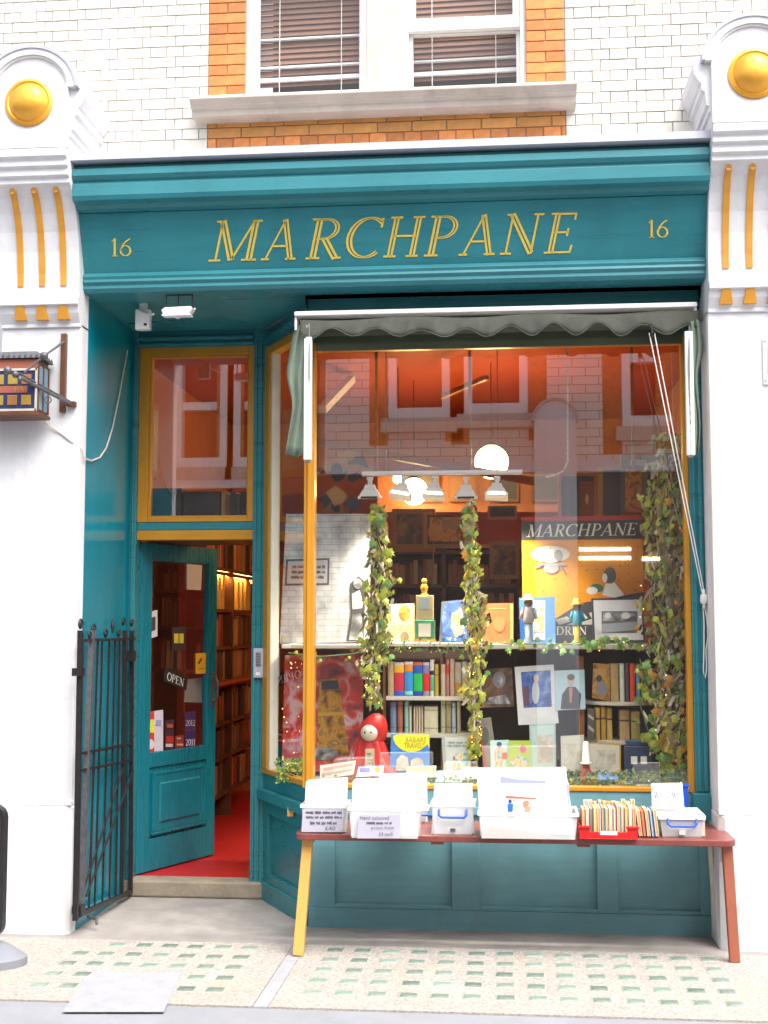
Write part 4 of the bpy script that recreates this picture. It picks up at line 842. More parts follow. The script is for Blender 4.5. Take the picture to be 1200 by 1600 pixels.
S2 = [(610, 619, 1097, (.16, .24, .38), 'slate blue book spine'), (621, 629, 1096, (.40, .13, .07), 'brick red book spine on the lowest shelf'), (632, 638, 1096, (.25, .55, .42), 'pale teal patterned book spine'), (639, 643, 1103, (.62, .54, .40), 'thin cream book beside the teal one'),
 (646, 649, 1104, (.66, .58, .40), 'first of four thin cream volumes'), (650, 653, 1104, (.60, .50, .34), 'second of four thin cream volumes'), (654, 657, 1104, (.66, .58, .42), 'third of four thin cream volumes'), (658, 661, 1104, (.58, .50, .36), 'last of four thin cream volumes'), (663, 684, 1104, (.62, .60, .40), 'wide cream boxed book'), (689, 696, 1094, (.45, .52, .34), 'pale green upright book'), (697, 705, 1094, (.42, .33, .18), 'tan mottled book spine on the lowest shelf'), (706, 712, 1098, (.42, .60, .68), 'light blue book spine'), (714, 719, 1096, (.60, .50, .34), 'cream book at the right end of the lowest shelf')]
for x0, x1, y0, c, L in S2: spine(x0, x1, y0, 1145.5, .68, c, L + ' under the banded row', ((.12, .16, tuple(v * .6 for v in c)), (.8, .84, tuple(v * .6 for v in c))) if x1 - x0 > 5 else (), G='books on the lowest cream shelf')
S3 = [(954, 967, 1037, (.45, .30, .12), 'tan book spine left in the row'), (968, 976, 1037, (.62, .68, .55), 'pale green book spine'), (977, 983, 1037, (.12, .07, .09), 'dark plum book spine'), (984, 993, 1037, (.72, .07, .01), 'bright orange red book spine'), (994, 1001, 1038, (.08, .30, .52), 'blue book spine'), (1002, 1005, 1040, (.60, .45, .06), 'thin yellow book spine'), (1006, 1010, 1041, (.45, .30, .2), 'thin tan book spine right in the row'), (1011, 1016, 1042, (.28, .05, .04), 'dark red book spine half hidden by ivy'), (1017, 1023, 1044, (.36, .10, .06), 'brown red book spine half hidden by ivy')]
for x0, x1, y0, c, L in S3: spine(x0, x1, y0, 1097.5, .66, c, L + ' on the curved shelf', G='books on the curved shelf', depth=.14)
S4 = [(930, 938, 1106, (.50, .32, .06), 'mustard book with dark marks'), (939, 947, 1105, (.48, .30, .05), 'second mustard book'), (948, 957, 1107, (.55, .36, .08), 'third mustard book'), (968, 984, 1110, (.50, .34, .14), 'thick tan book'), (986, 1000, 1112, (.46, .36, .10), 'olive tan book')]
for x0, x1, y0, c, L in S4: spine(x0, x1, y0, 1158, .68, c, L + ' under the curved shelf', ((.3, .36, (.08, .05, .02)),), G='books under the curved shelf', depth=.14)

# ------------------------------------------------------------------ pictures and books that face the street
card('brick_wall_picture', [(447, 803), (579, 803), (577, 1003), (437, 1006)], .86, 'large grey white brick wall picture standing at the left of the display', 'picture', (.52, .53, .54), .02, m='paint_wall', prints=
     []
     + [('q', [(447, 874), (515, 872), (514, 914), (445, 915)], (.09, .09, .10)), ('q', [(450, 877), (512, 875), (511, 911), (448, 912)], (.42, .42, .43)), ('l', 455, 882, 508, 906, 3, (.14, .12, .12)), ('q', [(547, 912), (560, 900), (572, 910), (570, 945), (568, 1002), (541, 1002), (548, 960)], (.055, .055, .06)), ('q', [(550, 928), (562, 922), (567, 942), (566, 950), (551, 952)], (.50, .51, .52)), ('q', [(551, 960), (565, 958), (567, 1000), (545, 1000)], 'paint_grey'), ('e', 559, 912, 7, 8, 'paint_grey')])
card('red_cloud_painting', [(445, 1024), (568, 1022), (566, 1204), (440, 1207)], .84, 'large red and pink cloudy painting below the brick wall picture', 'painting', (.34, .10, .10), .02, m='paint_red', prints=
     [('q', [(499, 1062), (530, 1060), (537, 1120), (546, 1180), (494, 1182), (497, 1120)], 'paint_ochre'), ('q', [(503, 1064), (528, 1063), (530, 1076), (502, 1078)], (.04, .05, .09)), ('q', [(497, 1114), (538, 1112), (538, 1117), (497, 1119)], (.60, .36, .04)), ('e', 505, 1178, 24, 10, 'paint_grey')])
card('banner_poster', [(815, 808), (1004, 805), (1006, 1006), (817, 1006)], .94, 'orange shop banner with white name on grey and a checkerboard floor', 'poster', (.80, .31, .008), .008,
     [('q', [(815, 808), (1004, 805), (1004, 812), (815, 815)], (.42, .03, .025)), ('q', [(815, 815), (1004, 812), (1004, 842), (815, 844)], (.055, .06, .065)), ('t', 'MARCHPANE', 825, 820, 995, 839, (.80, .80, .70), -3, .22),
      ('e', 860, 866, 31, 13, (.78, .78, .66)), ('e', 861, 888, 12, 8, (.30, .31, .33)), ('q', [(842, 880), (885, 880), (885, 884), (842, 884)], (.30, .31, .33)), ('e', 872, 868, 7, 9, (.30, .31, .33)), ('q', [(835, 885), (850, 880), (851, 883), (836, 888)], (.20, .20, .22)), ('q', [(876, 882), (884, 893), (882, 895), (873, 884)], (.20, .20, .22))]
     + [('q', (lambda x, y, a: [(x - 2.4 * math.cos(a), y - 2.4 * math.sin(a)), (x + .9 * math.sin(a), y - .9 * math.cos(a)), (x + 2.4 * math.cos(a), y + 2.4 * math.sin(a)), (x - .9 * math.sin(a), y + .9 * math.cos(a))])(rnd.uniform(822, 1000), rnd.uniform(850, 968), rnd.uniform(0, 6)), rnd.choice([(.42, .06, .01), (.50, .45, .30), (.10, .14, .06), (.34, .05, .02)])) for _ in range(60)]
     + [('q', [(866, 968), (905, 943), (1006, 925), (1006, 1006), (866, 1006)], (.06, .065, .08))]
     + [('q', [(868 + i * 26 + (j % 2) * 13, 968 + j * 9 - i * 5), (886 + i * 26 + (j % 2) * 13, 963 + j * 9 - i * 5), (893 + i * 26 + (j % 2) * 13, 971 + j * 9 - i * 5), (873 + i * 26 + (j % 2) * 13, 977 + j * 9 - i * 5)], (.68, .69, .64)) for j in range(3) for i in range(5)]
     + [('q', [(946, 913), (958, 908), (976, 930), (960, 934), (940, 930)], (.70, .70, .66)), ('e', 953, 899, 10, 13, (.07, .075, .08)), ('e', 945, 903, 4, 7, (.70, .68, .62)), ('e', 932, 919, 11, 7, (.04, .14, .06)), ('e', 925, 923, 9, 6, (.72, .72, .68)), ('q', [(866, 976), (1006, 976), (1006, 1006), (866, 1006)], (.05, .06, .08)), ('t', 'DREN', 869, 979, 917, 992, (.78, .78, .74))])
card('book', [(605, 944), (647, 943), (650, 1003), (602, 1003)], .74, 'cream book with a faint portrait standing on the middle shelf', 'book', (.66, .56, .30), .02, [('e', 632, 958, 9, 12, 'paint_ochre'), ('l', 612, 976, 642, 986, 2, (.40, .32, .16)), ('e', 632, 995, 7, 8, (.22, .15, .08))], m='book', Y2=.70)
tb = thing('tin_box', at(665, 1003, .66), 'square green tin box with white flowers and yellow edge', 'tin'); a, b = at(648, 969, .66), at(679, 1003, .66)
MB().box(a.x, b.x, .66, .74, b.z + .001, a.z).build('body', 'flat', tb, color=(.05, .20, .11), bevel=.003); MB().box(a.x - .003, b.x + .003, .656, .744, b.z + .001, b.z + .018).build('base_rim', 'ochre', tb); MB().box(a.x + .022, b.x - .022, .655, .66, b.z + .03, a.z - .02).build('print', 'cream_paint', tb)
tb2 = thing('tin_box', at(664, 968, .67), 'tall tan tin box standing on the green tin', 'tin'); a, b = at(650, 930, .68), at(677, 968.5, .68)
MB().box(a.x, b.x, .675, .735, OFF[tb.name].z + (at(648, 969, .66).z - at(648, 1003, .66).z) + .001, a.z).build('body', 'flat', tb2, color=(.42, .33, .16), bevel=.003); MB().box(a.x + .02, b.x - .02, .671, .676, b.z + .06, a.z - .012).build('print', 'flat', tb2, color=(.26, .31, .34))
fg = thing('yellow_figure', at(663, 930, .70), 'small yellow figure standing on top of the tan tin', 'figurine'); c = at(663, 930, .70)
MB().lathe([(.020, 0), (.022, .006), (.014, .012), (.018, .03), (.022, .045), (.016, .060), (.010, .066)], c, n=14).build('body', 'ochre', fg, smooth=True); MB().ball(c + Vector((0, 0, .08)), .017).build('head', 'ochre', fg, smooth=True)
card('book', [(690, 940), (734, 936), (732, 1002), (686, 1003)], .73, 'blue and violet patterned book right of the tins', 'book', (.08, .10, .14), .02, [('q', [(695, 945), (708, 938), (728, 940), (730, 998), (692, 1000), (690, 965)], 'paint_blue'), ('q', [(706, 958), (722, 952), (727, 990), (712, 996), (704, 980)], 'paint_mix'), ('q', [(694, 995), (720, 996), (722, 1002), (692, 1002)], (.03, .12, .65)), ('e', 718, 985, 6, 8, (.45, .28, .30))], m='book', Y2=.69)
card('book', [(756, 943), (802, 942), (802, 1005), (754, 1005)], .74, 'plain reddish brown cloth book beside the second ivy trunk', 'book', (.42, .13, .035), .035, [('r', 764, 950, 790, 952, (.55, .28, .08)), ('e', 780, 975, 9, 12, (.46, .18, .05)), ('r', 797, 944, 802, 1004, (.55, .30, .10))], m='book', Y2=.70)
card('book', [(811, 934), (867, 932), (868, 1005), (813, 1005)], .80, 'blue book with a small yellow and pink cover picture', 'book', (.07, .22, .52), .025, [('r', 833, 938, 852, 1000, (.50, .52, .60)), ('r', 834, 948, 850, 988, 'paint_mix'), ('q', [(813, 950), (822, 948), (822, 1003), (813, 1003)], (.02, .16, .62))], m='book', Y2=.76)
def peg_figure(px, y0, y1, Y, hat, coat, trou, L):
    a, b = at(px, y0, Y), at(px, y1, Y); h = a.z - b.z; t = thing('figurine', b, L, 'figurine'); c = b
    MB().lathe([(h * .09, 0), (h * .10, .03 * h), (h * .065, .1 * h), (h * .08, .42 * h)], c, n=14).build('trousers', 'flat', t, smooth=True, color=trou)
    MB().lathe([(h * .10, .40 * h), (h * .12, .46 * h), (h * .10, .62 * h), (h * .06, .73 * h)], c, n=14).tube([c + Vector((-.10 * h, 0, .7 * h)), c + Vector((-.16 * h, -.03 * h, .48 * h))], .035 * h, 8).tube([c + Vector((.10 * h, 0, .7 * h)), c + Vector((.16 * h, -.03 * h, .48 * h))], .035 * h, 8).build('coat', 'flat', t, smooth=True, color=coat)
    MB().ball(c + Vector((0, 0, .80 * h)), .09 * h).build('head', 'flat', t, smooth=True, color=(.22, .11, .06))
    MB().lathe([(.16 * h, .86 * h), (.16 * h, .875 * h), (.09 * h, .885 * h), (.085 * h, .97 * h), (.05 * h, 1.0 * h)], c, n=16).build('hat', 'flat', t, smooth=True, color=hat)
peg_figure(826, 927, 1004, .68, (.62, .52, .22), (.34, .31, .32), (.24, .28, .34), 'small figurine in a straw hat and grey clothes before the blue book')
peg_figure(902, 935, 1004, .68, (.68, .50, .06), (.02, .26, .36), (.55, .33, .02), 'small figurine in a yellow hat and teal coat left of the framed photograph')
def framed(q, Y, fc, mc, prints, L, b=4, Y2=None):
    (a0, b0), (a1, b1), (a2, b2), (a3, b3) = q
    o, pl = card('framed_photograph', q, Y, L, 'picture', fc, .02, [], Y2=Y2)
    put_print(o, pl, ('q', [(a0 + b, b0 + b), (a1 - b, b1 + b), (a2 - b, b2 - b), (a3 + b, b3 - b)], mc), .0012)
    for k, p in enumerate(prints): put_print(o, pl, p, .0024 + .0012 * k)
    return o
framed([(924, 935), (1005, 934), (1008, 1003), (927, 1003)], .76, (.04, .04, .06), (.62, .63, .66), [('r', 940, 955, 996, 989, (.12, .13, .14)), ('r', 942, 957, 994, 970, 'paint_grey'), ('q', [(940, 975), (996, 971), (996, 984), (940, 989)], (.28, .31, .34)), ('e', 950, 962, 5, 5, (.62, .62, .62)), ('e', 978, 962, 7, 5, (.66, .66, .66))], 'black framed black and white photograph with wide white mount on the shelf', 3, Y2=.72)
card('photograph', [(757, 1045), (800, 1043), (803, 1104), (751, 1106)], .72, 'dark portrait photograph with pale highlights below the brown book', 'picture', (.045, .047, .055), .006, m='paint_dark', prints=[('e', 780, 1062, 10, 13, (.16, .16, .17)), ('e', 781, 1064, 5, 8, 'paint_grey'), ('q', [(764, 1090), (790, 1085), (798, 1100), (760, 1100)], 'paint_grey')], Y2=.68)
card('photograph', [(804, 1042), (865, 1038), (873, 1130), (810, 1133)], .70, 'large photograph with broad white mount and deep blue picture', 'picture', (.68, .69, .70), .006, [('q', [(814, 1050), (860, 1047), (862, 1104), (818, 1106)], 'paint_blue'), ('e', 837, 1082, 6, 18, (.50, .52, .58)), ('e', 838, 1060, 4, 6, (.55, .48, .45)), ('q', [(816, 1075), (826, 1070), (828, 1102), (819, 1103)], (.12, .06, .10))], Y2=.66)
card('photograph', [(866, 1048), (913, 1046), (915, 1108), (869, 1110)], .69, 'pale blue portrait photograph of a figure in dark clothes', 'picture', (.42, .60, .68), .006, [('q', [(876, 1108), (878, 1085), (887, 1073), (899, 1073), (908, 1085), (906, 1108)], (.06, .06, .08)), ('e', 892, 1064, 5, 8, (.52, .40, .36)), ('e', 892, 1058, 6, 5, (.10, .07, .06)), ('q', [(889, 1074), (895, 1074), (893, 1098), (890, 1098)], (.45, .20, .20))], Y2=.66)
card('picture_card', [(927, 1036), (953, 1038), (953, 1096), (925, 1090)], .68, 'mottled brown picture leaning left of the books on the curved shelf', 'picture', (.30, .22, .13), .01, m='paint_ochre', prints=[('e', 938, 1052, 9, 9, (.50, .28, .08)), ('e', 940, 1076, 9, 12, (.22, .22, .24)), ('e', 936, 1060, 5, 5, (.05, .05, .06))])
card('picture_card', [(918, 1106), (929, 1108), (929, 1157), (918, 1155)], .67, 'black and white streaked card under the curved shelf', 'picture', (.10, .09, .08), .01, [('q', [(919, 1115), (928, 1122), (928, 1126), (919, 1120)], (.45, .42, .38)), ('q', [(919, 1132), (928, 1140), (928, 1145), (919, 1138)], (.45, .42, .38))])
# bottom row on the platform
dl = thing('rag_doll', (at(580, 1190, .52).x, .55, .717), 'cream faced rag doll in a red hooded cape sitting in the window', 'doll')
c = Vector((at(578, 1190, .52).x, .56, .717)); hz = at(578, 1145, .52).z
mb = MB(); mb.lathe([(.21, 0), (.205, .02), (.16, .07), (.10, .12), (.07, hz - .717 - .06), (.05, hz - .717 - .03)], c, n=40)
for i in range(len(mb.v)):
    d_ = mb.v[i] - Vector((c.x, .56, mb.v[i].z)); th_ = math.atan2(d_.y, d_.x); k_ = 1 + .13 * math.sin(7 * th_ + 9 * mb.v[i].z) * (1 if mb.v[i].z < hz - .06 else .3)
    mb.v[i] = Vector((c.x + d_.x * k_ + .03 * (hz - mb.v[i].z), .56 + d_.y * .55 * k_, mb.v[i].z))
mb.build('cape', 'red_tub', dl, smooth=True)
hood = MB(); hc = Vector((c.x + .008, .555, hz))
for i in range(10):
    pass
hood.ball((hc.x, hc.y + .02, hc.z + .008), .084, 22, 14, 1.0, .75, 1.02)
for i, v in enumerate(hood.v):
    dz = v.z - hc.z
    if dz > 0: hood.v[i] = Vector((hc.x + (v.x - hc.x) * (1 - dz * 1.5) + dz * .25, v.y, v.z + dz * .12))
    else: hood.v[i] = Vector((hc.x + (v.x - hc.x) * (1 - dz * 1.2), v.y, v.z))
hood.build('hood', 'red_tub', dl, smooth=True)
hd3 = MB().ball((hc.x - .012, hc.y - .028, hc.z - .002), .049, 16, 10, 1.0, .72, .95).build('head', 'cream_paint', dl, smooth=True)
for dx in (-.022, .012): MB().ball((hc.x - .012 + dx, hc.y - .059, hc.z + .004), .0055, 8, 6).build('eye', 'dark', hd3, smooth=True)
MB().box(c.x - .012, c.x + .02, .46, .475, .74, .82).build('apron', 'redwood', dl); 
card('label_card', [(571, 1170), (585, 1170), (585, 1200), (570, 1200)], .46, 'cream price card hanging in front of the doll', 'card', (.60, .55, .38), .003, [('l', 573, 1175, 583, 1195, 4, (.3, .25, .2))])
card('book', [(611, 1147), (671, 1147), (671, 1208), (609, 1208)], .56, 'blue picture book with a big yellow circle on its cover', 'book', (.03, .19, .55), .012, [('q', [(620 + 0, 1147.5), (671, 1147.5), (671, 1170)] + [(643 + 29 * math.cos(R(a)), 1150 + 25 * math.sin(R(a))) for a in range(30, 181, 15)], (.72, .66, .02)), ('s', "BABARS", 634, 1152, 666, 1160, (.22, .20, .03)), ('s', "TRAVELS", 631, 1161, 664, 1169, (.22, .20, .03)), ('q', [(620, 1186), (628, 1179), (637, 1183), (640, 1204), (618, 1204)], 'paint_pale'), ('q', [(642, 1188), (652, 1183), (661, 1188), (663, 1204), (641, 1204)], 'paint_pale')], m='book', Y2=.52)
card('book', [(690, 1152), (732, 1150), (736, 1206), (693, 1207)], .60, 'pale grey book with a small red and yellow cover drawing', 'book', (.46, .50, .48), .02, [('l', 698, 1158, 730, 1168, 2, (.20, .24, .28)), ('r', 708, 1182, 714, 1188, (.55, .02, .04)), ('q', [(712, 1178), (730, 1175), (732, 1200), (708, 1202)], 'paint_mix'), ('q', [(690, 1152), (695, 1152), (698, 1207), (693, 1207)], (.30, .36, .35))], m='book', Y2=.56)
card('book', [(745, 1124), (767, 1121), (778, 1196), (757, 1200)], .60, 'tilted grey book with a red spine leaning at the second trunk', 'book', (.26, .25, .22), .02, [('q', [(745, 1124), (749, 1123), (762, 1199), (757, 1200)], (.50, .07, .05)), ('e', 758, 1150, 6, 14, (.14, .13, .12))], m='book')
card('greeting_card', [(766, 1157), (795, 1156), (796, 1203), (767, 1203)], .52, 'pale turquoise card with orange and red figures', 'card', (.48, .70, .68), .004, [('q', [(772, 1172), (780, 1164), (788, 1172), (786, 1198), (774, 1200)], 'paint_mix'), ('r', 784, 1176, 792, 1186, (.60, .10, .04)), ('e', 780, 1163, 4, 4, (.04, .08, .20))], Y2=.49)
card('greeting_card', [(795, 1157), (829, 1157), (829, 1203), (794, 1203)], .50, 'lime green card with pink and yellow shapes', 'card', (.36, .50, .05), .004, [('e', 817, 1170, 5, 6, (.62, .05, .25)), ('q', [(798, 1188), (812, 1178), (826, 1188), (826, 1202), (798, 1202)], 'paint_mix'), ('l', 800, 1162, 813, 1168, 2, (.6, .6, .4))], Y2=.47)
framed([(827, 1132), (868, 1130), (869, 1200), (829, 1202)], .58, (.30, .46, .46), (.42, .56, .54), [('r', 840, 1148, 864, 1192, 'paint_pale'), ('e', 852, 1175, 9, 12, (.40, .36, .34))], 'pale teal framed print behind the lime green card', 3, Y2=.55)
framed([(876, 1150), (912, 1148), (914, 1204), (877, 1205)], .58, (.50, .48, .38), (.46, .50, .42), [('r', 882, 1162, 908, 1196, 'paint_pale')], 'pale faded print left of the red figurine', 3, Y2=.55)
rf = thing('red_figurine', (at(916, 1203, .50).x, .50, .717), 'red and white bottle shaped figurine with a white hat', 'figurine'); c = Vector((at(916, 1203, .50).x, .50, .717)); h = at(916, 1158, .50).z - .717
MB().lathe([(.022, 0), (.034, .01), (.036, .05), (.028, .085), (.02, .10)], c, n=16).build('body', 'red_tub', rf, smooth=True); MB().lathe([(.02, .10), (.019, .125)], c, n=16).build('head', 'redwood', rf, smooth=True); MB().lathe([(.032, .122), (.032, .13), (.02, .133), (.016, h - .01), (.008, h)], c, n=16).build('hat', 'white_plastic', rf, smooth=True); MB().ball((c.x + .01, c.y - .028, c.z + .048), .017, 12, 8, .7, .6, 1.4).build('patch', 'white_plastic', rf, smooth=True)
framed([(919, 1160), (970, 1162), (970, 1208), (917, 1208)], .60, (.50, .30, .04), (.52, .50, .42), [('r', 930, 1172, 962, 1202, 'paint_pale')], 'thin gold framed pale print below the curved shelves', 2.5, Y2=.57)
bb = thing('blue_box', (at(998, 1205, .56).x, .6, .717), 'dark blue toy cabin with pale windows at the right of the display', 'toy'); a, b = at(976, 1166, .56), at(1020, 1205, .56)
MB().box(a.x, b.x, .56, .66, .717, a.z).build('body', 'flat', bb, color=(.02, .035, .10), bevel=.004); MB().box(a.x + .01, b.x - .01, .57, .65, a.z, a.z + .03).build('roof', 'flat', bb, color=(.015, .06, .11), bevel=.004)
for x in (986, 1001):
    p, q = at(x, 1182, .555), at(x + 10, 1194, .555); MB().box(p.x, q.x, .555, .56, q.z, p.z).build('window', 'paper', bb)
card('flat_card', [(636, 1198), (682, 1196), (680, 1214), (634, 1216)], .40, 'cream book cover reading MATILDA leaning low in the window', 'card', (.62, .54, .36), .006, [('t', 'MATILDA', 646, 1199, 679, 1205, (.55, .25, .08))], Y2=.37)
card('flat_card', [(682, 1204), (722, 1203), (722, 1222), (680, 1222)], .40, 'teal and white flat card low in the window before the grey book', 'card', (.36, .52, .50), .006, [('r', 686, 1206, 716, 1216, 'paint_mix'), ('e', 712, 1216, 8, 3, (.16, .34, .28))], Y2=.36)
card('flat_card', [(722, 1199), (748, 1198), (748, 1216), (722, 1218)], .40, 'pale cream flat card beside the teal one low in the window', 'card', (.58, .62, .50), .006, [('l', 725, 1201, 745, 1207, 2, (.3, .35, .3))], Y2=.37)
card('flat_card', [(560, 1198), (600, 1196), (598, 1212), (556, 1214)], .42, 'cream and violet flat booklet before the doll', 'card', (.50, .48, .62), .006, [('e', 590, 1202, 5, 4, (.65, .35, .05)), ('r', 562, 1200, 578, 1206, (.14, .16, .45))], Y2=.38)
card('flat_card', [(500, 1196), (556, 1188), (552, 1210), (500, 1218)], .44, 'pale striped booklet lying at the left foot of the doll', 'card', (.60, .54, .48), .006, [('q', [(505, 1200), (552, 1192), (552, 1196), (505, 1205)], (.62, .30, .28)), ('q', [(503, 1208), (550, 1201), (550, 1204), (503, 1212)], (.40, .34, .26))], Y2=.38)
card('flat_card', [(935, 1207), (963, 1207), (967, 1219), (932, 1219)], .40, 'flat bright blue book among the moss', 'book', (.02, .17, .52), .008, [], Y2=.36)

# ------------------------------------------------------------------ ivy clad trunks, garlands, moss
def leaf_proto(m):
    mb = MB(); o5 = [(0, -.5), (.28, -.42), (.50, -.12), (.26, .02), (.30, .34), (.10, .22), (0, .62), (-.10, .22), (-.30, .34), (-.26, .02), (-.50, -.12), (-.28, -.42)]
    vs = [(0, 0, .07)] + [(x, y, -.10 * abs(x) - .05 * y * y) for x, y in o5]; mb.add(vs, [(0, i + 1, (i + 1) % 12 + 1) for i in range(12)])
    o = mb.build('leaf', m, None, org=(0, 0, 0)); return o
lps = [leaf_proto('leaf'), leaf_proto('leaf_green'), leaf_proto('leaf_autumn')]; lp_used = [False] * 3
def leaf(parent, p, size, kind):
    src = lps[kind]; loc = Vector(p) - OFF[parent.name]
    rot = (R(90) + rnd.uniform(-.7, .5), rnd.uniform(-.5, .5) + math.pi * rnd.choice([1, .8, 1.2]), rnd.uniform(-.7, .7))
    if not lp_used[kind]: o = src; lp_used[kind] = True; o.parent = parent; o.location = loc
    else: o = src.copy(); o.name = 'leaf'; col.objects.link(o); o.parent = parent; o.location = loc
    o.rotation_euler = rot; o.scale = (size,) * 3
def trunk(name, path, rads, Y, L, nleaf, kinds, C='display tree', strands=14, lsize=(.032, .062), base=None):
    pts = [at(x, y, Y) for x, y in path]; t = thing(name, base or pts[-1], L, C, 'ivy clad trunks in the window')
    rr = [r * (Y + CAM_D) / FOC for r in rads]
    P2 = []; R2 = []
    for i in range(len(pts) - 1):
        for k in range(5):
            f = k / 5; P2.append(pts[i].lerp(pts[i + 1], f) + Vector((rnd.uniform(-.006, .006), rnd.uniform(-.006, .006), 0))); R2.append((rr[i] * (1 - f) + rr[i + 1] * f) * rnd.uniform(.5, 1.0))
    mb = MB(); mb.tube(P2, [r_ * .55 for r_ in R2], 9); mb.build('trunk', 'bark', t, smooth=True)
    sm = MB()
    for s_ in range(strands):
        a0 = rnd.uniform(0, 6.28); tw = rnd.uniform(-3, 3); path2 = []; i0 = rnd.randrange(0, max(1, len(P2) // 2)); i1 = min(len(P2), i0 + rnd.randrange(6, 16))
        for i in range(i0, i1):
            a = a0 + tw * (i - i0) / 12; r_ = R2[i] * rnd.uniform(.6, 1.25); path2.append(P2[i] + Vector((math.cos(a) * r_, -abs(math.sin(a)) * r_, rnd.uniform(-.01, .01))))
        sm.mi = rnd.choice([0, 4, 1, 5])
        if len(path2) > 2: sm.tube(path2, rnd.uniform(.0015, .005), 5)
    for s_ in range(int(len(P2) * (16 + rr[0] * 0) * (2.1 if strands > 30 else 1))):                        # shreds of bark paper
        i = rnd.randrange(len(P2)); a = rnd.uniform(0, 3.14); r_ = R2[i] * rnd.uniform(.45, 1.45); c = P2[i] + Vector((math.cos(a) * r_, -math.sin(a) * r_ * .9, rnd.uniform(-.02, .02))); w = rnd.uniform(.004, .015); h = rnd.uniform(.008, .034); ry = rnd.uniform(-.8, .8)
        sm.mi = rnd.choice([0, 1, 1, 3, 3, 3, 3, 4, 5, 7, 7, 7, 5]); e = Vector((math.cos(ry), rnd.uniform(-.4, .4), math.sin(ry))); u = Vector((-math.sin(ry), rnd.uniform(-.4, .4), math.cos(ry)))
        sm.quad(c - e * w - u * h, c + e * w * .6 - u * h * .7, c + e * w + u * h, c - e * w * .5 + u * h * .8)
    so = sm.build('bark_shreds', ['bark', 'cream_paint', 'stone', 'shred_yellow', 'shred_dark', 'shred_olive', 'shred_rust', 'leaf'], t); so['kind'] = 'stuff'
    for k in range(nleaf):
        i = rnd.randrange(len(P2)); a = rnd.uniform(0, 3.14); r_ = R2[i] * rnd.uniform(.8, 1.7)
        leaf(t, P2[i] + Vector((math.cos(a) * r_, -math.sin(a) * r_ - .015, rnd.uniform(-.02, .02))), rnd.uniform(*lsize), rnd.choice(kinds))
    return t
trunk('display_tree', [(590, 800), (592, 860), (596, 910), (590, 960), (588, 1000), (582, 1050), (584, 1110)], [9, 14, 20, 22, 20, 18, 12], .56, 'ivy clad paper trunk beside the brick wall picture', 66, [0, 0, 1, 0, 0])
trunk('display_tree', [(737, 792), (736, 850), (738, 910), (742, 960), (744, 1010), (740, 1080), (741, 1150), (738, 1185)], [6, 12, 16, 17, 18, 15, 9, 6], .56, 'ivy clad paper trunk in the middle of the display with yellow leaves', 66, [0, 0, 2, 0, 1, 0])
trunk('display_tree', [(1046, 690), (1042, 760), (1040, 830), (1042, 900), (1044, 970), (1046, 1040), (1048, 1110), (1054, 1180), (1056, 1225)], [22, 32, 38, 36, 35, 34, 32, 28, 18], .58, 'broad ivy clad paper trunk at the right end of the display', 140, [0, 1, 0, 1, 0, 2], strands=40)
def garland(name, path, Y, n, L, kinds, spread=8, size=(.03, .05)):
    pts = [at(x, y, Y) for x, y in path]; t = thing(name, pts[0], L, 'garland'); MB().tube(pts, .004, 6).build('stem', 'moss', t)
    for k in range(n):
        f = rnd.random() * (len(pts) - 1); i = int(f); p = pts[i].lerp(pts[i + 1], f - i); s_ = spread * (Y + CAM_D) / FOC
        leaf(t, p + Vector((rnd.uniform(-s_, s_), rnd.uniform(-.03, .01), rnd.uniform(-s_ * 1.6, s_ * .8))), rnd.uniform(*size), rnd.choice(kinds))
garland('ivy_garland', [(762, 1004), (800, 1006), (850, 1006), (900, 1007), (950, 1005), (1010, 1004)], .585, 46, 'ivy garland trailing along the shelf below the shop banner', [1, 1, 0])
garland('ivy_garland', [(1000, 1030), (1010, 1070), (1000, 1100), (1012, 1140), (1030, 1170), (1040, 1200)], .52, 34, 'ivy vine hanging before the curved shelves', [0, 1], 10, (.035, .06))
garland('ivy_garland', [(450, 1020), (500, 1026), (550, 1022), (590, 1012)], .58, 12, 'sparse dry garland under the left shelf', [2, 0, 2], 6, (.02, .035))
def moss(x0, x1, y0, y1, Y, n, L, nm='moss_bed'):
    mb = MB()
    for k in range(n):
        p = at(rnd.uniform(x0, x1), rnd.uniform(y0, y1), Y + rnd.uniform(0, .10)); l = rnd.uniform(.012, .03); a = rnd.uniform(0, 6.28); b = rnd.uniform(-.6, 1.2); d = Vector((math.cos(a) * math.cos(b), math.sin(a) * math.cos(b) * .5, math.sin(b))) * l; s_ = Vector((-d.z, 0, d.x)).normalized() * l * .28
        mb.mi = rnd.choice([0, 0, 1, 2]); mb.quad(p, p + d * .5 + s_, p + d, p + d * .5 - s_)
    return mb.build(nm, ['moss', 'leaf_green', 'leaf'], L=L, C='moss', K='stuff')
moss(434, 478, 1186, 1224, .45, 420, 'green leafy clump low in the side window')
moss(880, 1088, 1206, 1232, .34, 900, 'mossy green litter along the bottom right of the window')
moss(500, 760, 1214, 1226, .34, 320, 'mossy green litter along the bottom left of the window')
moss(600, 755, 1000, 1020, .60, 260, 'dry mossy litter along the rough middle shelf', 'moss_fringe')
fl_ = MB()
for k in range(85):
    x, y = rnd.choice([(rnd.uniform(436, 470), rnd.uniform(1000, 1215)), (rnd.uniform(740, 1010), rnd.uniform(1002, 1020)), (rnd.uniform(990, 1080), rnd.uniform(900, 1230)), (rnd.uniform(560, 600), rnd.uniform(1000, 1110)), (rnd.uniform(730, 752), rnd.uniform(1020, 1190)), (rnd.uniform(500, 1080), rnd.uniform(1205, 1230))])
    fl_.ball(at(x, y, .42 + .1 * rnd.random()), .0026, 6, 4)
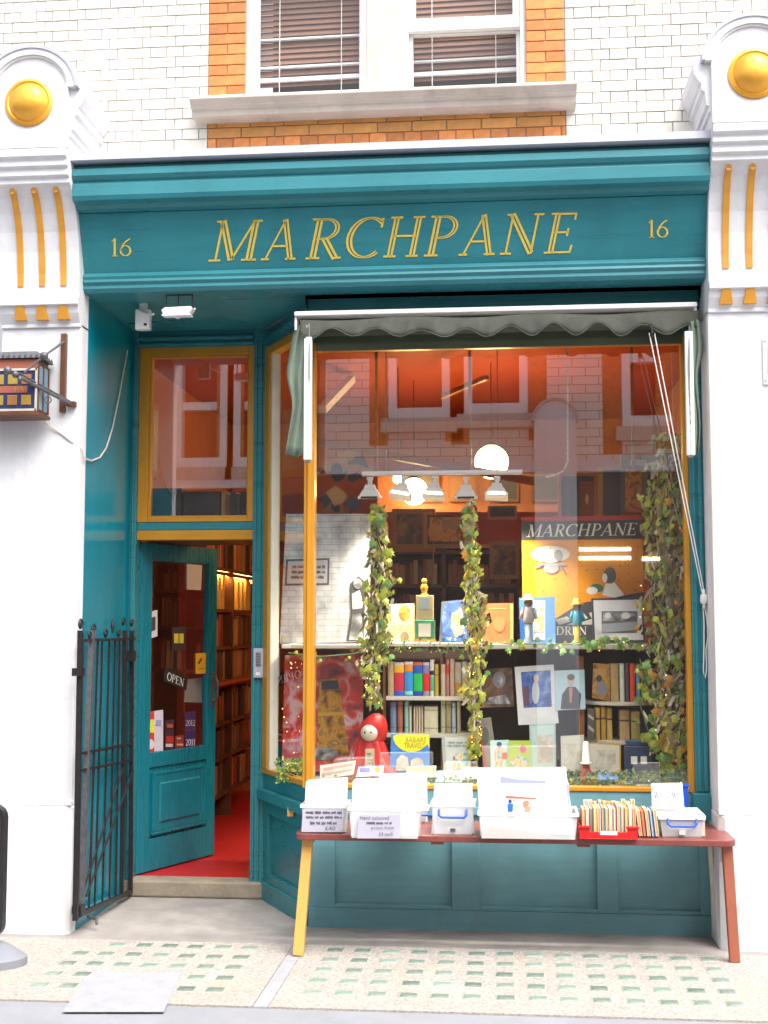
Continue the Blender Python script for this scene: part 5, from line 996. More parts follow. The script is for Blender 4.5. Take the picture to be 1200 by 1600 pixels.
fl_.build('fairy_lights', 'fairy', L='tiny glowing fairy lights strung all over the window display', C='fairy lights', K='stuff')
# ================================================================== ON AND BEFORE THE SHOPFRONT
# ------------------------------------------------------------------ awning
aw = thing('awning', (0, .1, 2.3), 'folded green canvas awning with scalloped valance over the display window', 'awning')
a, b = at(460, 489, .02), at(1089, 477, .02); zc = (a.z + b.z) / 2
MB().box(a.x, b.x, .015, .20, zc - .012, zc + .012).build('hood', 'white_alu', aw, bevel=.003)
MB().box(a.x, a.x + .012, .03, .20, zc - .085, zc - .012).build('end_cap', 'white_alu', aw); MB().box(b.x - .012, b.x, .03, .20, zc - .085, zc - .012).build('end_cap', 'white_alu', aw)
MB().tube([(a.x + .012, .125, zc - .06), (b.x - .012, .125, zc - .06)], .042, 14).build('fabric_roll', 'awning_under', aw, smooth=True)
MB().box(a.x + .10, b.x - .06, .150, .165, zc - .175, zc - .06).build('inner_curtain', 'awning_under', aw)
# valance: a sheet with a scalloped lower edge, slightly rippled
n = 130; mb = MB(); vs = []; per = .232
x0, x1 = at(468, 510, .0).x, at(1094, 505, .0).x
for i in range(n + 1):
    f = i / n; x = x0 + (x1 - x0) * f
    sc_ = .5 - .5 * math.cos(2 * math.pi * (x - x0 + .05) / per)
    rip = .008 * math.sin(x * 21 + math.sin(x * 4)) + .006 * math.sin(x * 43 + 1) + .003 * math.sin(x * 90)
    zt_ = zc - .035 + .006 * math.sin(x * 9); zb_ = zc - .098 - (.052 + .010 * math.sin(x * 3.1)) * sc_ + .010 * math.sin(x * 5.3) + .003 * math.sin(x * 31)
    for k in range(5):
        g = k / 4; vs.append((x, -.002 + rip * g + .012 * (1 - g) ** 2 * 2, zt_ + (zb_ - zt_) * g))
fs = [(i * 5 + k, (i + 1) * 5 + k, (i + 1) * 5 + k + 1, i * 5 + k + 1) for i in range(n) for k in range(4)]
mb.add(vs, fs); va = mb.build('valance', 'awning', aw, smooth=True); s_ = va.modifiers.new('solid', 'SOLIDIFY'); s_.thickness = .004
bnd = MB(); bnd.tube([Vector(vs[i * 5 + 4]) for i in range(n + 1)], .0035, 5); bnd.build('valance_binding', 'awning', aw, smooth=True)
def side_cloth(edge, xb, Ya, Yb, nm):
    rows = len(edge); vs = []; m = 9
    for j, (ex, ey) in enumerate(edge):
        for i in range(m):
            f = i / (m - 1); px = ex + (xb - ex) * f; Y = Ya + (Yb - Ya) * f + .028 * math.sin(i * 1.9 + j * .7) * (1 - .3 * f)
            vs.append(at(px, ey + 3 * math.sin(i * 1.3 + j), Y))
    mb = MB(); mb.add(vs, [(j * m + i, j * m + i + 1, (j + 1) * m + i + 1, (j + 1) * m + i) for j in range(rows - 1) for i in range(m - 1)])
    o = mb.build(nm, 'awning_pale', aw, smooth=True); o.modifiers.new('s', 'SUBSURF').render_levels = 1; o.modifiers['s'].levels = 1; q = o.modifiers.new('t', 'SOLIDIFY'); q.thickness = .004
side_cloth([(466, 506), (458, 520), (454, 545), (450, 568), (447, 588), (453, 610), (458, 632), (454, 655), (450, 680), (444, 712)], 484, .06, .0, 'side_canvas')
side_cloth([(1096, 500), (1098, 522), (1099, 548), (1094, 566), (1088, 585), (1090, 615), (1094, 645), (1095, 672), (1091, 712)], 1076, .02, -.004, 'side_canvas')
for x, y0, y1 in ((482, 527, 719), (1076, 518, 712)):
    p, q = at(x, y0, .0), at(x, y1, .0); MB().box(p.x - .022, p.x + .020, -.012, .018, q.z, p.z).build('folded_arm', 'white_alu', aw, bevel=.004); MB().box(p.x - .012, p.x + .010, -.016, .02, q.z - .012, q.z).build('arm_foot', 'grey_iron', aw)
# pulley, cords and cleat
pl_ = at(1018, 520, -.015)
MB().lathe([(.022, -.008), (.014, -.004), (.014, .004), (.022, .008)], pl_, (1, .3, 0), 14).box(pl_.x - .006, pl_.x + .006, pl_.y - .004, pl_.y + .02, pl_.z + .01, pl_.z + .05).build('pulley', 'black_iron', aw)
cd = aw
cl = at(1099, 936, .172)
for dx, dz in ((-.012, 0), (.014, .0)): MB().tube([(pl_.x + dx, pl_.y, pl_.z), (cl.x + dx * .4, cl.y - .012, cl.z + .02)], .0032, 6).build('cord', 'white_plastic', cd)
lo = [at(x, y, .165) for x, y in ((1099, 938), (1104, 965), (1107, 990), (1103, 1015), (1104, 1045), (1102, 1060), (1099, 1050), (1100, 1010), (1100, 970), (1098, 938))]
MB().tube(lo, .0032, 6)  .build('cord_loop', 'white_plastic', cd, smooth=True)
ct = thing('cleat', (cl.x, .18, cl.z - .03), 'small white cleat wound with cord on the teal right post', 'cleat')
MB().box(cl.x - .010, cl.x + .010, .160, .187, cl.z - .02, cl.z + .02).build('base', 'white_plastic', ct); MB().tube([(cl.x, .155, cl.z - .05), (cl.x, .15, cl.z), (cl.x, .155, cl.z + .05)], .008, 8).build('horn', 'white_plastic', ct, smooth=True)
MB().lathe([(.015, -.024), (.019, -.012), (.020, 0), (.019, .012), (.015, .024)], (cl.x, .152, cl.z), n=12).build('wound_cord', 'white_plastic', ct, smooth=True)
# chain hanging inside
ch = MB(); pth = [at(887, 560 + 9 * i, .8) for i in range(19)] + [at(880, 736, .8), at(868, 742, .8), at(850, 746, .8)]
pth[0].z = 3.43
for p, q in zip(pth, pth[1:]): ch.bar(p, q.lerp(p, .15), .006, .01)
ch.build('hanging_chain', 'stone', L='thin pale chain hanging inside the display window', C='chain')

# ------------------------------------------------------------------ bench
be = thing('bench', (0, -.17, 0), 'long dark red trestle bench with one pine leg before the window', 'bench')
xa, xb_ = at(460, 1308, -.36).x, at(1152, 1318, -.36).x; BZ = .582
def rr(x0, x1, y0, y1, r, n=5): return [(cx + r * math.cos(R(a0 + 90 * i / n)), cy + r * math.sin(R(a0 + 90 * i / n))) for cx, cy, a0 in ((x1 - r, y1 - r, 0), (x0 + r, y1 - r, 90), (x0 + r, y0 + r, 180), (x1 - r, y0 + r, 270)) for i in range(n + 1)]
MB().prism(rr(xa, xb_, -.36, .125, .05), 'z', BZ - .03, BZ).build('tabletop', 'bench_red', be, bevel=.004)
g = atz(466, 1496, 0); MB().bar(Vector((xa + .055, -.28, BZ - .03)), Vector((g.x, g.y, .009)), .05, .045, (0, 1, 0)).build('leg', 'pine', be, bevel=.004, L='pine leg at the left end')
g = atz(1148, 1506, 0); MB().bar(Vector((xb_ - .035, -.28, BZ - .03)), Vector((g.x, g.y, .009)), .048, .045, (0, 1, 0)).build('leg', 'redwood', be, bevel=.004)
MB().bar(Vector((xb_ - .06, .10, BZ - .03)), Vector((xb_ - .03, .15, .005)), .02, .03, (0, 1, 0)).build('leg', 'cream_paint', be, bevel=.003)
MB().bar(Vector((xb_ - .04, -.27, BZ - .045)), Vector((xb_ - .06, .12, BZ - .045)), .03, .03).build('cross_rail', 'redwood', be); MB().bar(Vector((xa + .06, -.27, BZ - .045)), Vector((xa + .06, .11, BZ - .045)), .03, .03).build('cross_rail', 'redwood', be)
MB().bar(Vector((xb_ - .055, -.24, BZ - .05)), Vector((xb_ - .05, -.24, BZ - .12)), .02, .03).build('bracket', 'white_alu', be)
for x in (683, 912): p = at(x, 1318, -.35); MB().box(p.x - .03, p.x + .03, -.355, -.30, BZ - .042, BZ - .03).build('hinge_plate', 'wood_dark', be)

# ------------------------------------------------------------------ boxes on the bench
def yb(px, py): return atz(px, py, BZ).y
def tub(px0, px1, yrim, ybot, L, dep=.2, m='clear_box', handle=True, sheets=(), tap=.012, label=None, G='clear plastic boxes on the bench', dx=0, Yf=None):
    Y = Yf if Yf is not None else yb((px0 + px1) / 2, ybot); a, b = at(px0, yrim, Y), at(px1, ybot, Y); z1 = a.z
    t = thing('storage_box', ((a.x + b.x) / 2, Y + dep / 2, BZ), L, 'box', G); w = .003
    lo = lambda o, z_: [(a.x + tap + o, Y + tap + o, z_), (b.x - tap - o, Y + tap + o, z_), (b.x - tap - o, Y + dep - tap - o, z_), (a.x + tap + o, Y + dep - tap - o, z_)]
    hi = lambda o, z_: [(a.x + o, Y + o, z_), (b.x - o, Y + o, z_), (b.x - o, Y + dep - o, z_), (a.x + o, Y + dep - o, z_)]
    L0, H0, L1, H1 = lo(0, BZ + .001), hi(0, z1), lo(w, BZ + .005), hi(w, z1); vs = L0 + H0 + L1 + H1; fs = [(3, 2, 1, 0), (8, 9, 10, 11)]
    for i in range(4): j = (i + 1) % 4; fs += [(i, j, j + 4, i + 4), (i + 8, i + 12, j + 12, j + 8), (i + 4, j + 4, j + 12, i + 12)]
    MB().add(vs, fs).build('tub', m, t)
    rm = MB(); h = .012
    rm.box(a.x - .006, b.x + .006, Y - .006, Y + .004, z1 - h, z1 + .002).box(a.x - .006, b.x + .006, Y + dep - .004, Y + dep + .006, z1 - h, z1 + .002).box(a.x - .006, a.x + .004, Y + .004, Y + dep - .004, z1 - h, z1 + .002).box(b.x - .004, b.x + .006, Y + .004, Y + dep - .004, z1 - h, z1 + .002)
    rm.build('rim', 'white_plastic' if m == 'clear_box' else m, t)
    if handle:
        hx = (a.x + b.x) / 2 + dx; hz = BZ + (z1 - BZ) * .62; hw = min(.075, (b.x - a.x) * .32)
        MB().tube([(hx - hw, Y - .004, hz + .03), (hx - hw, Y - .012, hz + .004), (hx - hw + .012, Y - .014, hz - .006), (hx + hw - .012, Y - .014, hz - .006), (hx + hw, Y - .012, hz + .004), (hx + hw, Y - .004, hz + .03)], .0055, 8).build('handle', 'blue_handle', t, smooth=True)
    return t, Y, a, b
def board(name, q, Y, L, C='card', prints=(), color=(.80, .80, .79), th=.01, G=None, Y2=None): return card(name, q, Y, L, C, color, th, prints, G=G, Y2=Y2)
LIL = (.46, .44, .52); INK = (.12, .11, .16)
# first box with its board and a hand written label
t, Y, a, b = tub(471, 539, 1258, 1302, 'white filled box at the left end of the bench with a lilac written label', .19, handle=False)
for k in range(5): board('print_sleeve', [(478 + k, 1222 - k * .8), (543, 1219 - k), (541, 1300), (474, 1300)], Y + .03 + .025 * k, ['front', 'second', 'third', 'fourth', 'rearmost'][k] + ' white print sleeve in the leftmost box', 'print', G='sleeves in the leftmost box')
card('written_label', [(474, 1266), (527, 1266), (538, 1276), (536, 1299), (472, 1300)][:0] or [(473, 1265), (537, 1265), (536, 1300), (471, 1300)], Y - .010, 'crumpled lilac plastic label with handwriting on the leftmost box', 'label', LIL, .002, [('l', 476, 1266, 534, 1281, 2, INK), ('l', 484, 1282, 528, 1290, 1, INK), ('s', '£40', 508, 1291, 524, 1297, INK)])
# second box, wide, with taller boards
t, Y, a, b = tub(545, 656, 1262, 1311, 'wide white filled box second from the left with a written label', .22, handle=False)
for k in range(5): board('print_sleeve', [(551 + k, 1222 - k), (594, 1221), (652, 1222), (652, 1305), (548, 1305)][:0] or [(551 + k, 1221 - k), (650, 1220 - k), (652, 1305), (548, 1306)], Y + .035 + .02 * k, ['front', 'second', 'third', 'fourth', 'rearmost'][k] + ' white print sleeve in the wide second box', 'print', G='sleeves in the second box')
card('written_label', [(560, 1274), (626, 1273), (624, 1310), (558, 1310)], Y - .010, 'lilac plastic label with handwriting about coloured prints on the second box', 'label', LIL, .002, [('s', 'Hand coloured', 563, 1275, 608, 1281, INK), ('l', 572, 1283, 612, 1289, 1, INK), ('s', 'prints from', 580, 1291, 616, 1297, INK), ('s', '£4 each', 592, 1300, 614, 1306, INK)])
t, Y, a, b = tub(608, 668, 1262, 1298, 'white box tucked behind the wide second box, blue handle showing at its right', .12, dx=.085, Yf=.045)
for k in range(2): board('print_sleeve', [(592 + k, 1210 - k), (667, 1209 - k), (668, 1296), (592, 1297)], .075 + .025 * k, ['tall white print board standing behind the second box', 'tall white board behind the tall print board'][k], 'print')
# third box
t, Y, a, b = tub(674, 741, 1256, 1305, 'narrow white box in the middle left with a blue handle and grey clip', .19)
MB().box((a.x + b.x) / 2 - .012, (a.x + b.x) / 2 + .012, Y + .004, Y + .010, BZ + .015, BZ + .030).build('clip', 'grey_iron', t)
for k in range(5): board('print_sleeve', [(679, 1228 - k), (738, 1228 - k), (741, 1303), (674, 1303)], Y + .03 + .025 * k, ['front', 'second', 'third', 'fourth', 'rearmost'][k] + ' white print sleeve in the narrow third box', 'print', G='sleeves in the third box')
# big box with the large illustrated sheet
t, Y, a, b = tub(748, 903, 1270, 1312, 'largest clear box in the middle of the bench holding big prints', .25, handle=False)
for k in range(4): board('print_sleeve', [(745 + k, 1202 - k * .7), (884, 1201 - k * .7), (898, 1305), (750, 1306)], Y + .09 + .025 * k, ['tall back sheet with blue script in the largest box', 'second tall white sheet in the largest box', 'third tall white sheet in the largest box', 'rearmost tall white sheet in the largest box'][k], 'print', prints=[('q', [(782, 1213), (810, 1218), (852, 1220), (852, 1224), (782, 1223)], (.36, .38, .60))] if k == 0 else ())
board('illustrated_sheet', [(748, 1226), (884, 1224), (892, 1304), (752, 1300)], Y + .04, 'large white illustrated sheet with a small blue figure in the largest box', 'print', [('q', [(790, 1243), (838, 1247), (838, 1249), (790, 1247)], (.52, .16, .10)), ('e', 797, 1252, 2.6, 3, (.02, .05, .25)), ('q', [(793, 1256), (802, 1256), (801, 1268), (794, 1268)], (.02, .16, .50)), ('q', [(795, 1269), (802, 1269), (801, 1278), (796, 1278)], (.50, .62, .66)), ('e', 822, 1255, 5, 4, (.62, .26, .12)), ('q', [(818, 1261), (830, 1260), (829, 1267), (823, 1268)], (.66, .33, .18)), ('q', [(801, 1250), (808, 1248), (802, 1254)], (.62, .40, .14)), ('s', 'LINES', 857, 1228, 873, 1233, (.34, .36, .55))], th=.004)
MB().box(at(884, 1260, Y + .1).x, at(889, 1260, Y + .1).x, Y + .05, Y + .2, BZ + .01, at(880, 1224, Y + .1).z).build('divider', 'lead', t)
mb = MB()
q = [(762, 1291), (852, 1302), (860, 1310), (755, 1310)]; Pq = [at(x, y, Y + .018) for x, y in q]; mb.hexa([p + Vector((0, .01, 0)) for p in Pq], Pq); mb.build('folded_paper', 'pages', color=(.60, .42, .24), L='folded brown and cream paper lying in the front of the largest box', C='paper')
# red tub of paperbacks
Y = yb(950, 1312); a, b = at(905, 1290, Y), at(997, 1312, Y); t = thing('red_tray', ((a.x + b.x) / 2, Y + .1, BZ), 'bright red plastic tray of paperbacks on the bench', 'tray')
rt = MB(); rt.box(a.x, b.x, Y, Y + .22, BZ + .001, BZ + .006).box(a.x, a.x + .05, Y, Y + .006, BZ + .006, a.z).box(b.x - .05, b.x, Y, Y + .006, BZ + .006, a.z).box(a.x + .05, b.x - .05, Y, Y + .006, BZ + .006, a.z - .028).box(a.x, a.x + .006, Y + .006, Y + .22, BZ + .006, a.z).box(b.x - .006, b.x, Y + .006, Y + .22, BZ + .006, a.z).box(a.x, b.x, Y + .214, Y + .22, BZ + .006, a.z).box(a.x - .006, a.x + .055, Y - .006, Y, a.z - .012, a.z).box(b.x - .055, b.x + .006, Y - .006, Y, a.z - .012, a.z)
rt.build('body', 'red_tub', t, bevel=.002); MB().box((a.x + b.x) / 2 - .04, (a.x + b.x) / 2 + .04, Y - .002, Y - .0004, BZ + .022, BZ + .040).build('label', 'paper', t)
def paperback(px0, px1, ytop, ybot, Y, c, L, G, dep=.13, lean=0):
    a, b = at(px0, ytop, Y), at(px1, ybot, Y); zt_ = a.z; zb_ = max(b.z, BZ + .007); sh = Vector((lean, 0, 0))
    t = thing('paperback', ((a.x + b.x) / 2, Y + dep / 2, zb_), L, 'book', G)
    blk = lambda xa, xb2, ya, yb2, e=0: ([(xa, ya, zb_), (xb2, ya, zb_), (xb2, yb2, zb_), (xa, yb2, zb_)], [(xa + lean, ya, zt_ - e), (xb2 + lean, ya, zt_ - e), (xb2 + lean, yb2, zt_ - e), (xa + lean, yb2, zt_ - e)])
    w = .0030
    MB().hexa(*blk(a.x + w, b.x - w, Y, Y + dep - w, .002)).build('pages', 'pages', t, color=rnd.choice([(.62, .30, .12), (.66, .52, .34), (.70, .62, .46), (.58, .36, .20), (.60, .26, .10), (.64, .46, .26)]))
    cv = MB(); cv.hexa(*blk(a.x, a.x + w, Y - .002, Y + dep)); cv.hexa(*blk(b.x - w, b.x, Y - .002, Y + dep)); cv.hexa(*blk(a.x + w, b.x - w, Y + dep - w, Y + dep)); cv.build('cover', 'book', t, color=c)
pc = [(.55, .22, .08), (.62, .64, .60), (.10, .34, .42), (.66, .42, .06), (.70, .68, .60), (.08, .28, .38), (.60, .30, .14), (.68, .66, .62), (.55, .12, .05), (.62, .60, .50), (.30, .30, .32), (.65, .35, .05), (.70, .66, .5), (.58, .5, .35)]
ptx = ['orange paperback at the left end', 'white topped paperback, second', 'teal topped paperback, third', 'amber paperback, fourth', 'cream paperback, fifth', 'blue green paperback, sixth', 'rust paperback, seventh', 'pale grey paperback, eighth', 'dark red paperback, ninth', 'beige paperback, tenth', 'grey paperback, eleventh', 'gold paperback, twelfth', 'cream paperback, thirteenth', 'sand paperback at the right end']
for i in range(14):
    x = 909 + i * 6.1; front = 3 <= i <= 9
    paperback(x, x + 5.5, (1263 if front else 1265) + rnd.uniform(-2, 2) - (4 if i > 8 else 0), 1305 if front else 1300, Y + .02 if front else Y + .035, pc[i], ptx[i] + ' of the front row in the red tray', 'paperbacks in the red tray', .14)
for i in range(11):
    x = 912 + i * 7.4; paperback(x, x + 6.6, 1252 + rnd.uniform(-2, 2), 1290, Y + .165 - (.0 if i else 0), rnd.choice(pc), ['leftmost', 'second', 'third', 'fourth', 'fifth', 'sixth', 'seventh', 'eighth', 'ninth', 'tenth', 'rightmost'][i] + ' book of the back row in the red tray', 'back row in the red tray', .045)
for i, (x0, x1, c, L) in enumerate(((998, 1004, (.66, .64, .50), 'cream'), (1005, 1010, (.60, .10, .04), 'red topped'), (1011, 1017, (.62, .58, .40), 'buff'), (1018, 1023, (.03, .20, .60), 'blue topped'), (1024, 1030, (.60, .68, .50), 'pale green'))):
    paperback(x0, x1, 1266 + (i % 2), 1309, yb(1014, 1309), c, L + ' paperback in the short row between the red tray and the clear box', 'short row of paperbacks', .15, -.012)
t, Y, a, b = tub(1031, 1101, 1276, 1309, 'clear lidded box with a bright blue handle at the right end of the bench', .22)
MB().hexa([(a.x - .008, Y - .008, a.z + .003), (b.x + .008, Y - .008, a.z + .003), (b.x + .008, Y + .228, a.z + .003), (a.x - .008, Y + .228, a.z + .003)], [(a.x, Y, a.z + .014), (b.x, Y, a.z + .014), (b.x, Y + .22, a.z + .014), (a.x, Y + .22, a.z + .014)]).build('lid', 'white_plastic', t)
for i in range(10): MB().box(a.x + .022 + i * .0195, a.x + .038 + i * .0195, Y + .02, Y + .18, BZ + .006, a.z - .02 - .004 * (i % 3)).build('contents', 'pages', t, color=rnd.choice([(.55, .40, .28), (.62, .52, .40)]))
MB().box((a.x + b.x) / 2 - .014, (a.x + b.x) / 2 + .014, Y - .002, Y + .0095, BZ + .014, BZ + .034).build('label', 'paper', t)
board('title_card', [(1018, 1224), (1066, 1223), (1069, 1262), (1019, 1263)], Y + .10, 'white card reading THE WILLOWS standing behind the clear lidded box', 'sign', [('t', 'THE', 1038, 1232, 1048, 1236, INK), ('t', 'WILLOWS', 1022, 1237, 1062, 1247, (.05, .045, .16))], Y2=Y + .08)
bt = thing('blue_tin', (at(1074, 1260, .12).x, .12, BZ), 'small bright blue box peeping out behind the title card', 'box', None); p, q = at(1066, 1229, .12), at(1075, 1260, .12)
MB().box(p.x, q.x, .10, .16, BZ + .001, p.z).build('body', 'blue_handle', bt, bevel=.002); MB().box(p.x - .004, q.x + .004, .096, .164, p.z, p.z + .012).build('lid', 'blue_handle', bt, bevel=.002)

# ------------------------------------------------------------------ iron gate folded against the reveal
GX = -2.205
gt = thing('iron_gate', (GX, .45, .04), 'black wrought iron gate folded open against the teal reveal', 'gate')
gp_ = lambda px, py: atx(px, py, GX)
def gbar(p, q, w, m='black_iron', nm='bar'): return MB().bar(p, q, w).build(nm, m, gt)
gbar(gp_(126, 985), gp_(118, 1438), .026, nm='hinge_post'); gbar(gp_(144, 985), gp_(126, 1432), .026, 'grey_iron', 'hinge_post'); gbar(gp_(206, 985), gp_(204, 1395), .022, nm='end_post'); gbar(gp_(195, 985), gp_(190, 1398), .022, nm='end_post')
for a, b in ((153, 139), (160, 148), (171, 160), (180, 171), (187, 181)): gbar(gp_(a, 1000), gp_(b, 1418 - (a - 153) * .55), .010)
gbar(gp_(126, 1001), gp_(210, 998), .016, nm='rail'); gbar(gp_(122, 1178), gp_(206, 1162), .014, nm='rail'); gbar(gp_(122, 1205), gp_(206, 1187), .014, nm='rail'); gbar(gp_(122, 1430), gp_(203, 1394), .024, nm='rail')
for o, (a, b) in enumerate((((204, 1205), (130, 1400)), ((194, 1195), (132, 1385)))):
    p, q = gp_(*a), gp_(*b); p.x += .016 * (1 - o); q.x += .016 * (1 - o); gbar(p, q, .010, 'black_iron', 'brace')
for px, py, r in ((126, 976, .030), (146, 983, .028), (140, 992, .022), (165, 990, .026), (186, 990, .024), (193, 972, .026), (206, 974, .024)):
    c = gp_(px, py); n = 14; MB().tube([c + Vector((0, r * (1 - .045 * i) * math.cos(i * .55), r * (1 - .045 * i) * math.sin(i * .55))) for i in range(n)], .0065, 6).ball(c, .009, 8, 6).build('scroll_finial', 'black_iron', gt, smooth=True)
c = gp_(176, 978); MB().lathe([(.006, -.04), (.012, 0), (.004, .04), (.0005, .05)], c, n=8).build('spear_finial', 'black_iron', gt)
for y in (1050, 1420): c = gp_(124, y); MB().box(c.x - .03, c.x + .02, c.y - .03, c.y + .03, c.z - .02, c.z + .02).build('hinge', 'black_iron', gt)
c = gp_(204, 1025); MB().box(c.x - .02, c.x + .025, c.y - .035, c.y + .03, c.z - .03, c.z + .03).build('lock_box', 'black_iron', gt)
c = gp_(138, 1432); MB().tube([c, c + Vector((.06, -.05, -.0)), c + Vector((.065, -.055, -.03))], .009, 6).build('drop_bolt', 'grey_iron', gt)

# ------------------------------------------------------------------ box lantern on the left pier
ln = thing('box_lantern', (-2.5, -.2, 2.6), 'ornate metal box lantern with coloured glass fixed to the left pier', 'lantern')
Yl = -.26; p0, p1 = at(-60, 562, Yl), at(57, 643, Yl); p2 = at(88, 560, -.09)
x0, x1, zb_, zt_ = p0.x, p1.x, p1.z, p0.z
MB().box(x0, x1, Yl, -.10, zb_, zt_).build('body', 'wood_dark', ln, bevel=.004)
MB().hexa([(x0 - .02, Yl - .02, zt_), (x1 + .02, Yl - .02, zt_), (x1 + .02, -.07, zt_), (x0 - .02, -.07, zt_)], [(x0 + .01, Yl + .01, zt_ + .04), (x1 - .01, Yl + .01, zt_ + .04), (x1 - .01, -.09, zt_ + .04), (x0 + .01, -.09, zt_ + .04)]).build('roof', 'grey_iron', ln)
MB().box(x0 - .012, x1 + .012, Yl - .012, -.088, zb_ - .02, zb_).build('base_plate', 'wood_dark', ln, bevel=.003)
MB().box(x0, x1 + .002, Yl - .003, Yl, zt_ - .05, zt_ - .004).build('frieze', 'redwood', ln)
for i in range(14): MB().lathe([(.006, 0), (.0075, .012), (.0005, .03)], (x0 + .02 + (x1 - x0 - .02) * i / 13, Yl - .016, zt_ + .0), n=6).build('crest_spike', 'grey_iron', ln)
for i in range(5): MB().lathe([(.006, 0), (.0075, .012), (.0005, .03)], (x1 + .016, Yl + .02 + i * .035, zt_), n=6).build('crest_spike', 'grey_iron', ln)
zf0, zf1 = zb_ + .015, zt_ - .065
fp = MB(); fp.box(x0 + .004, x1 - .006, Yl - .004, Yl, zf0, zf1); fp = fp.build('front_pane', 'flat', ln, color=(.012, .02, .09))
for xx in (x1 - .008, x0): MB().box(xx, xx + .01, Yl - .009, Yl - .0005, zf0 - .012, zf1 + .012).build('glazing_bar', 'stone', ln)
MB().box(x0, x1, Yl - .009, Yl - .0005, zf1, zf1 + .012).build('glazing_bar', 'stone', ln); MB().box(x0, x1, Yl - .009, Yl - .0005, zf0 - .012, zf0).build('glazing_bar', 'stone', ln)
w = .052
for i in range(6):
    for j, zz in enumerate((zf0 + .02, zf1 - .072)):
        xx = x1 - .03 - w - i * (w + .022); c = rnd.choice([(.34, .19, .02), (.30, .13, .03), (.32, .22, .04)]); MB().cbox(xx, xx + w, Yl - .008, Yl - .004, zz, zz + w, .002).build('yellow_pane', 'flat', fp, color=c)
zm = (zf0 + zf1) / 2
MB().box(x0 + .01, x1 - .05, Yl - .007, Yl - .004, zm - .016, zm + .020).build('red_strip', 'redwood', fp)
text_mb('PA', lambda u, v: Vector((x1 - .12 + .055 * u, Yl - .0085, zm - .010 + .024 * v))).build('lettering', 'ochre', fp)
MB().box(x1, x1 + .003, Yl + .012, -.115, zf0, zf1 + .03).build('side_pane', 'flat', ln, color=(.16, .26, .34))
for yy in (Yl, Yl + .07, -.112): MB().box(x1, x1 + .008, yy, yy + .010, zf0 - .01, zf1 + .04).build('glazing_bar', 'wood_dark', ln)
bxp = at(101, 580, YP).x; zA, zB = at(101, 523, YP).z, at(101, 645, YP).z
MB().box(bxp - .014, bxp + .014, -.09, -.062, zB, zA).build('wall_bracket', 'wood_dark', ln)
ar0 = at(110, 631, -.09); ar1 = at(28, 588, -.36); MB().tube([ar0, ar1], .010, 8).build('arm', 'grey_iron', ln); MB().tube([ar0 + Vector((0, 0, .012)), ar1 + Vector((0, .01, .02))], .005, 6).build('arm', 'grey_iron', ln)
MB().box(ar0.x - .02, ar0.x + .025, -.10, -.062, ar0.z - .012, ar0.z + .012).build('arm_foot', 'wood_dark', ln)
for px, py, yy, r in ((12, 579, -.38, .022), (24, 585, -.37, .018), (69, 556, -.33, .022), (31, 592, -.365, .014)): MB().ball(at(px, py, yy), r, 12, 8).build('joint', 'grey_iron', ln, smooth=True)
MB().tube([at(100, 534, -.09), at(69, 556, -.33), at(38, 582, -.37)], .006, 6).build('stay', 'grey_iron', ln)
MB().tube([at(75, 625, -.27) + Vector((.018 * math.cos(i * .5), 0, .018 * math.sin(i * .5))) for i in range(14)], .003, 5).build('ring', 'grey_iron', ln)
MB().tube([at(62, 645, -.15), at(72, 662, -.075), at(95, 677, -.066), at(112, 690, -.066), Vector((XL + .008, -.03, at(125, 702, -.03).z)), atx(131, 716, XL + .012), atx(143, 720, XL + .012), atx(156, 715, XL + .012), atx(166, 700, XL + .012), atx(176, 668, XL + .012), atx(186, 620, XL + .012), atx(193, 580, XL + .012), atx(199, 548, XL + .012)], .0045, 6).build('lantern_cable', 'stone', L='thin pale cable looping from the lantern across the teal reveal', C='cable')

# ------------------------------------------------------------------ fittings of the doorway
fd = thing('floodlight', (at(278, 490, .03).x, .03, 3.25), 'small white floodlight in a wire bracket under the doorway soffit', 'floodlight')
a, b = at(254, 484, .03), at(303, 491, .03)
MB().prism([(a.x, a.z - .008), (a.x + .02, a.z + .006), (b.x - .012, a.z + .010), (b.x, a.z - .004), (b.x - .02, b.z), (a.x + .01, b.z)], 'y', .0, .06).build('body', 'white_plastic', fd, bevel=.003)
MB().box(a.x + .006, b.x - .012, -.004, .056, b.z - .011, b.z - .003).build('lens', 'flood_lens', fd)
for x in (a.x + .02, (a.x + b.x) / 2, b.x - .01): MB().tube([(x, .03, a.z), (x, .03, 3.372)], .0035, 6).build('bracket_wire', 'black_iron', fd)
MB().tube([(a.x + .02, .03, 3.366), (b.x - .01, .03, 3.366)], .004, 6).build('bracket_bar', 'black_iron', fd); MB().ball((b.x + .004, .03, a.z), .007, 8, 6).build('pivot', 'white_plastic', fd, smooth=True)
MB().tube([((a.x + b.x) / 2 + .014 * math.cos(i * .5), .02, b.z - .012 - .012 * math.sin(i * .5)) for i in range(7)], .0025, 5).build('pull_ring', 'white_plastic', fd)
sn = thing('alarm_sensor', (at(221, 500, .2).x, .2, at(221, 514, .2).z), 'white boxy alarm sensor hanging left of the floodlight under the soffit', 'sensor'); a2, b2 = at(211, 483, .2), at(233, 514, .2)
MB().box(a2.x, b2.x, .2, .25, b2.z, a2.z).build('case', 'white_plastic', sn, bevel=.006); MB().box(b2.x - .03, b2.x - .014, .196, .2, b2.z + .02, b2.z + .032).build('eye', 'dark', sn); MB().box(a2.x + .02, b2.x - .02, .215, .24, a2.z, 3.374).build('stem', 'white_plastic', sn)
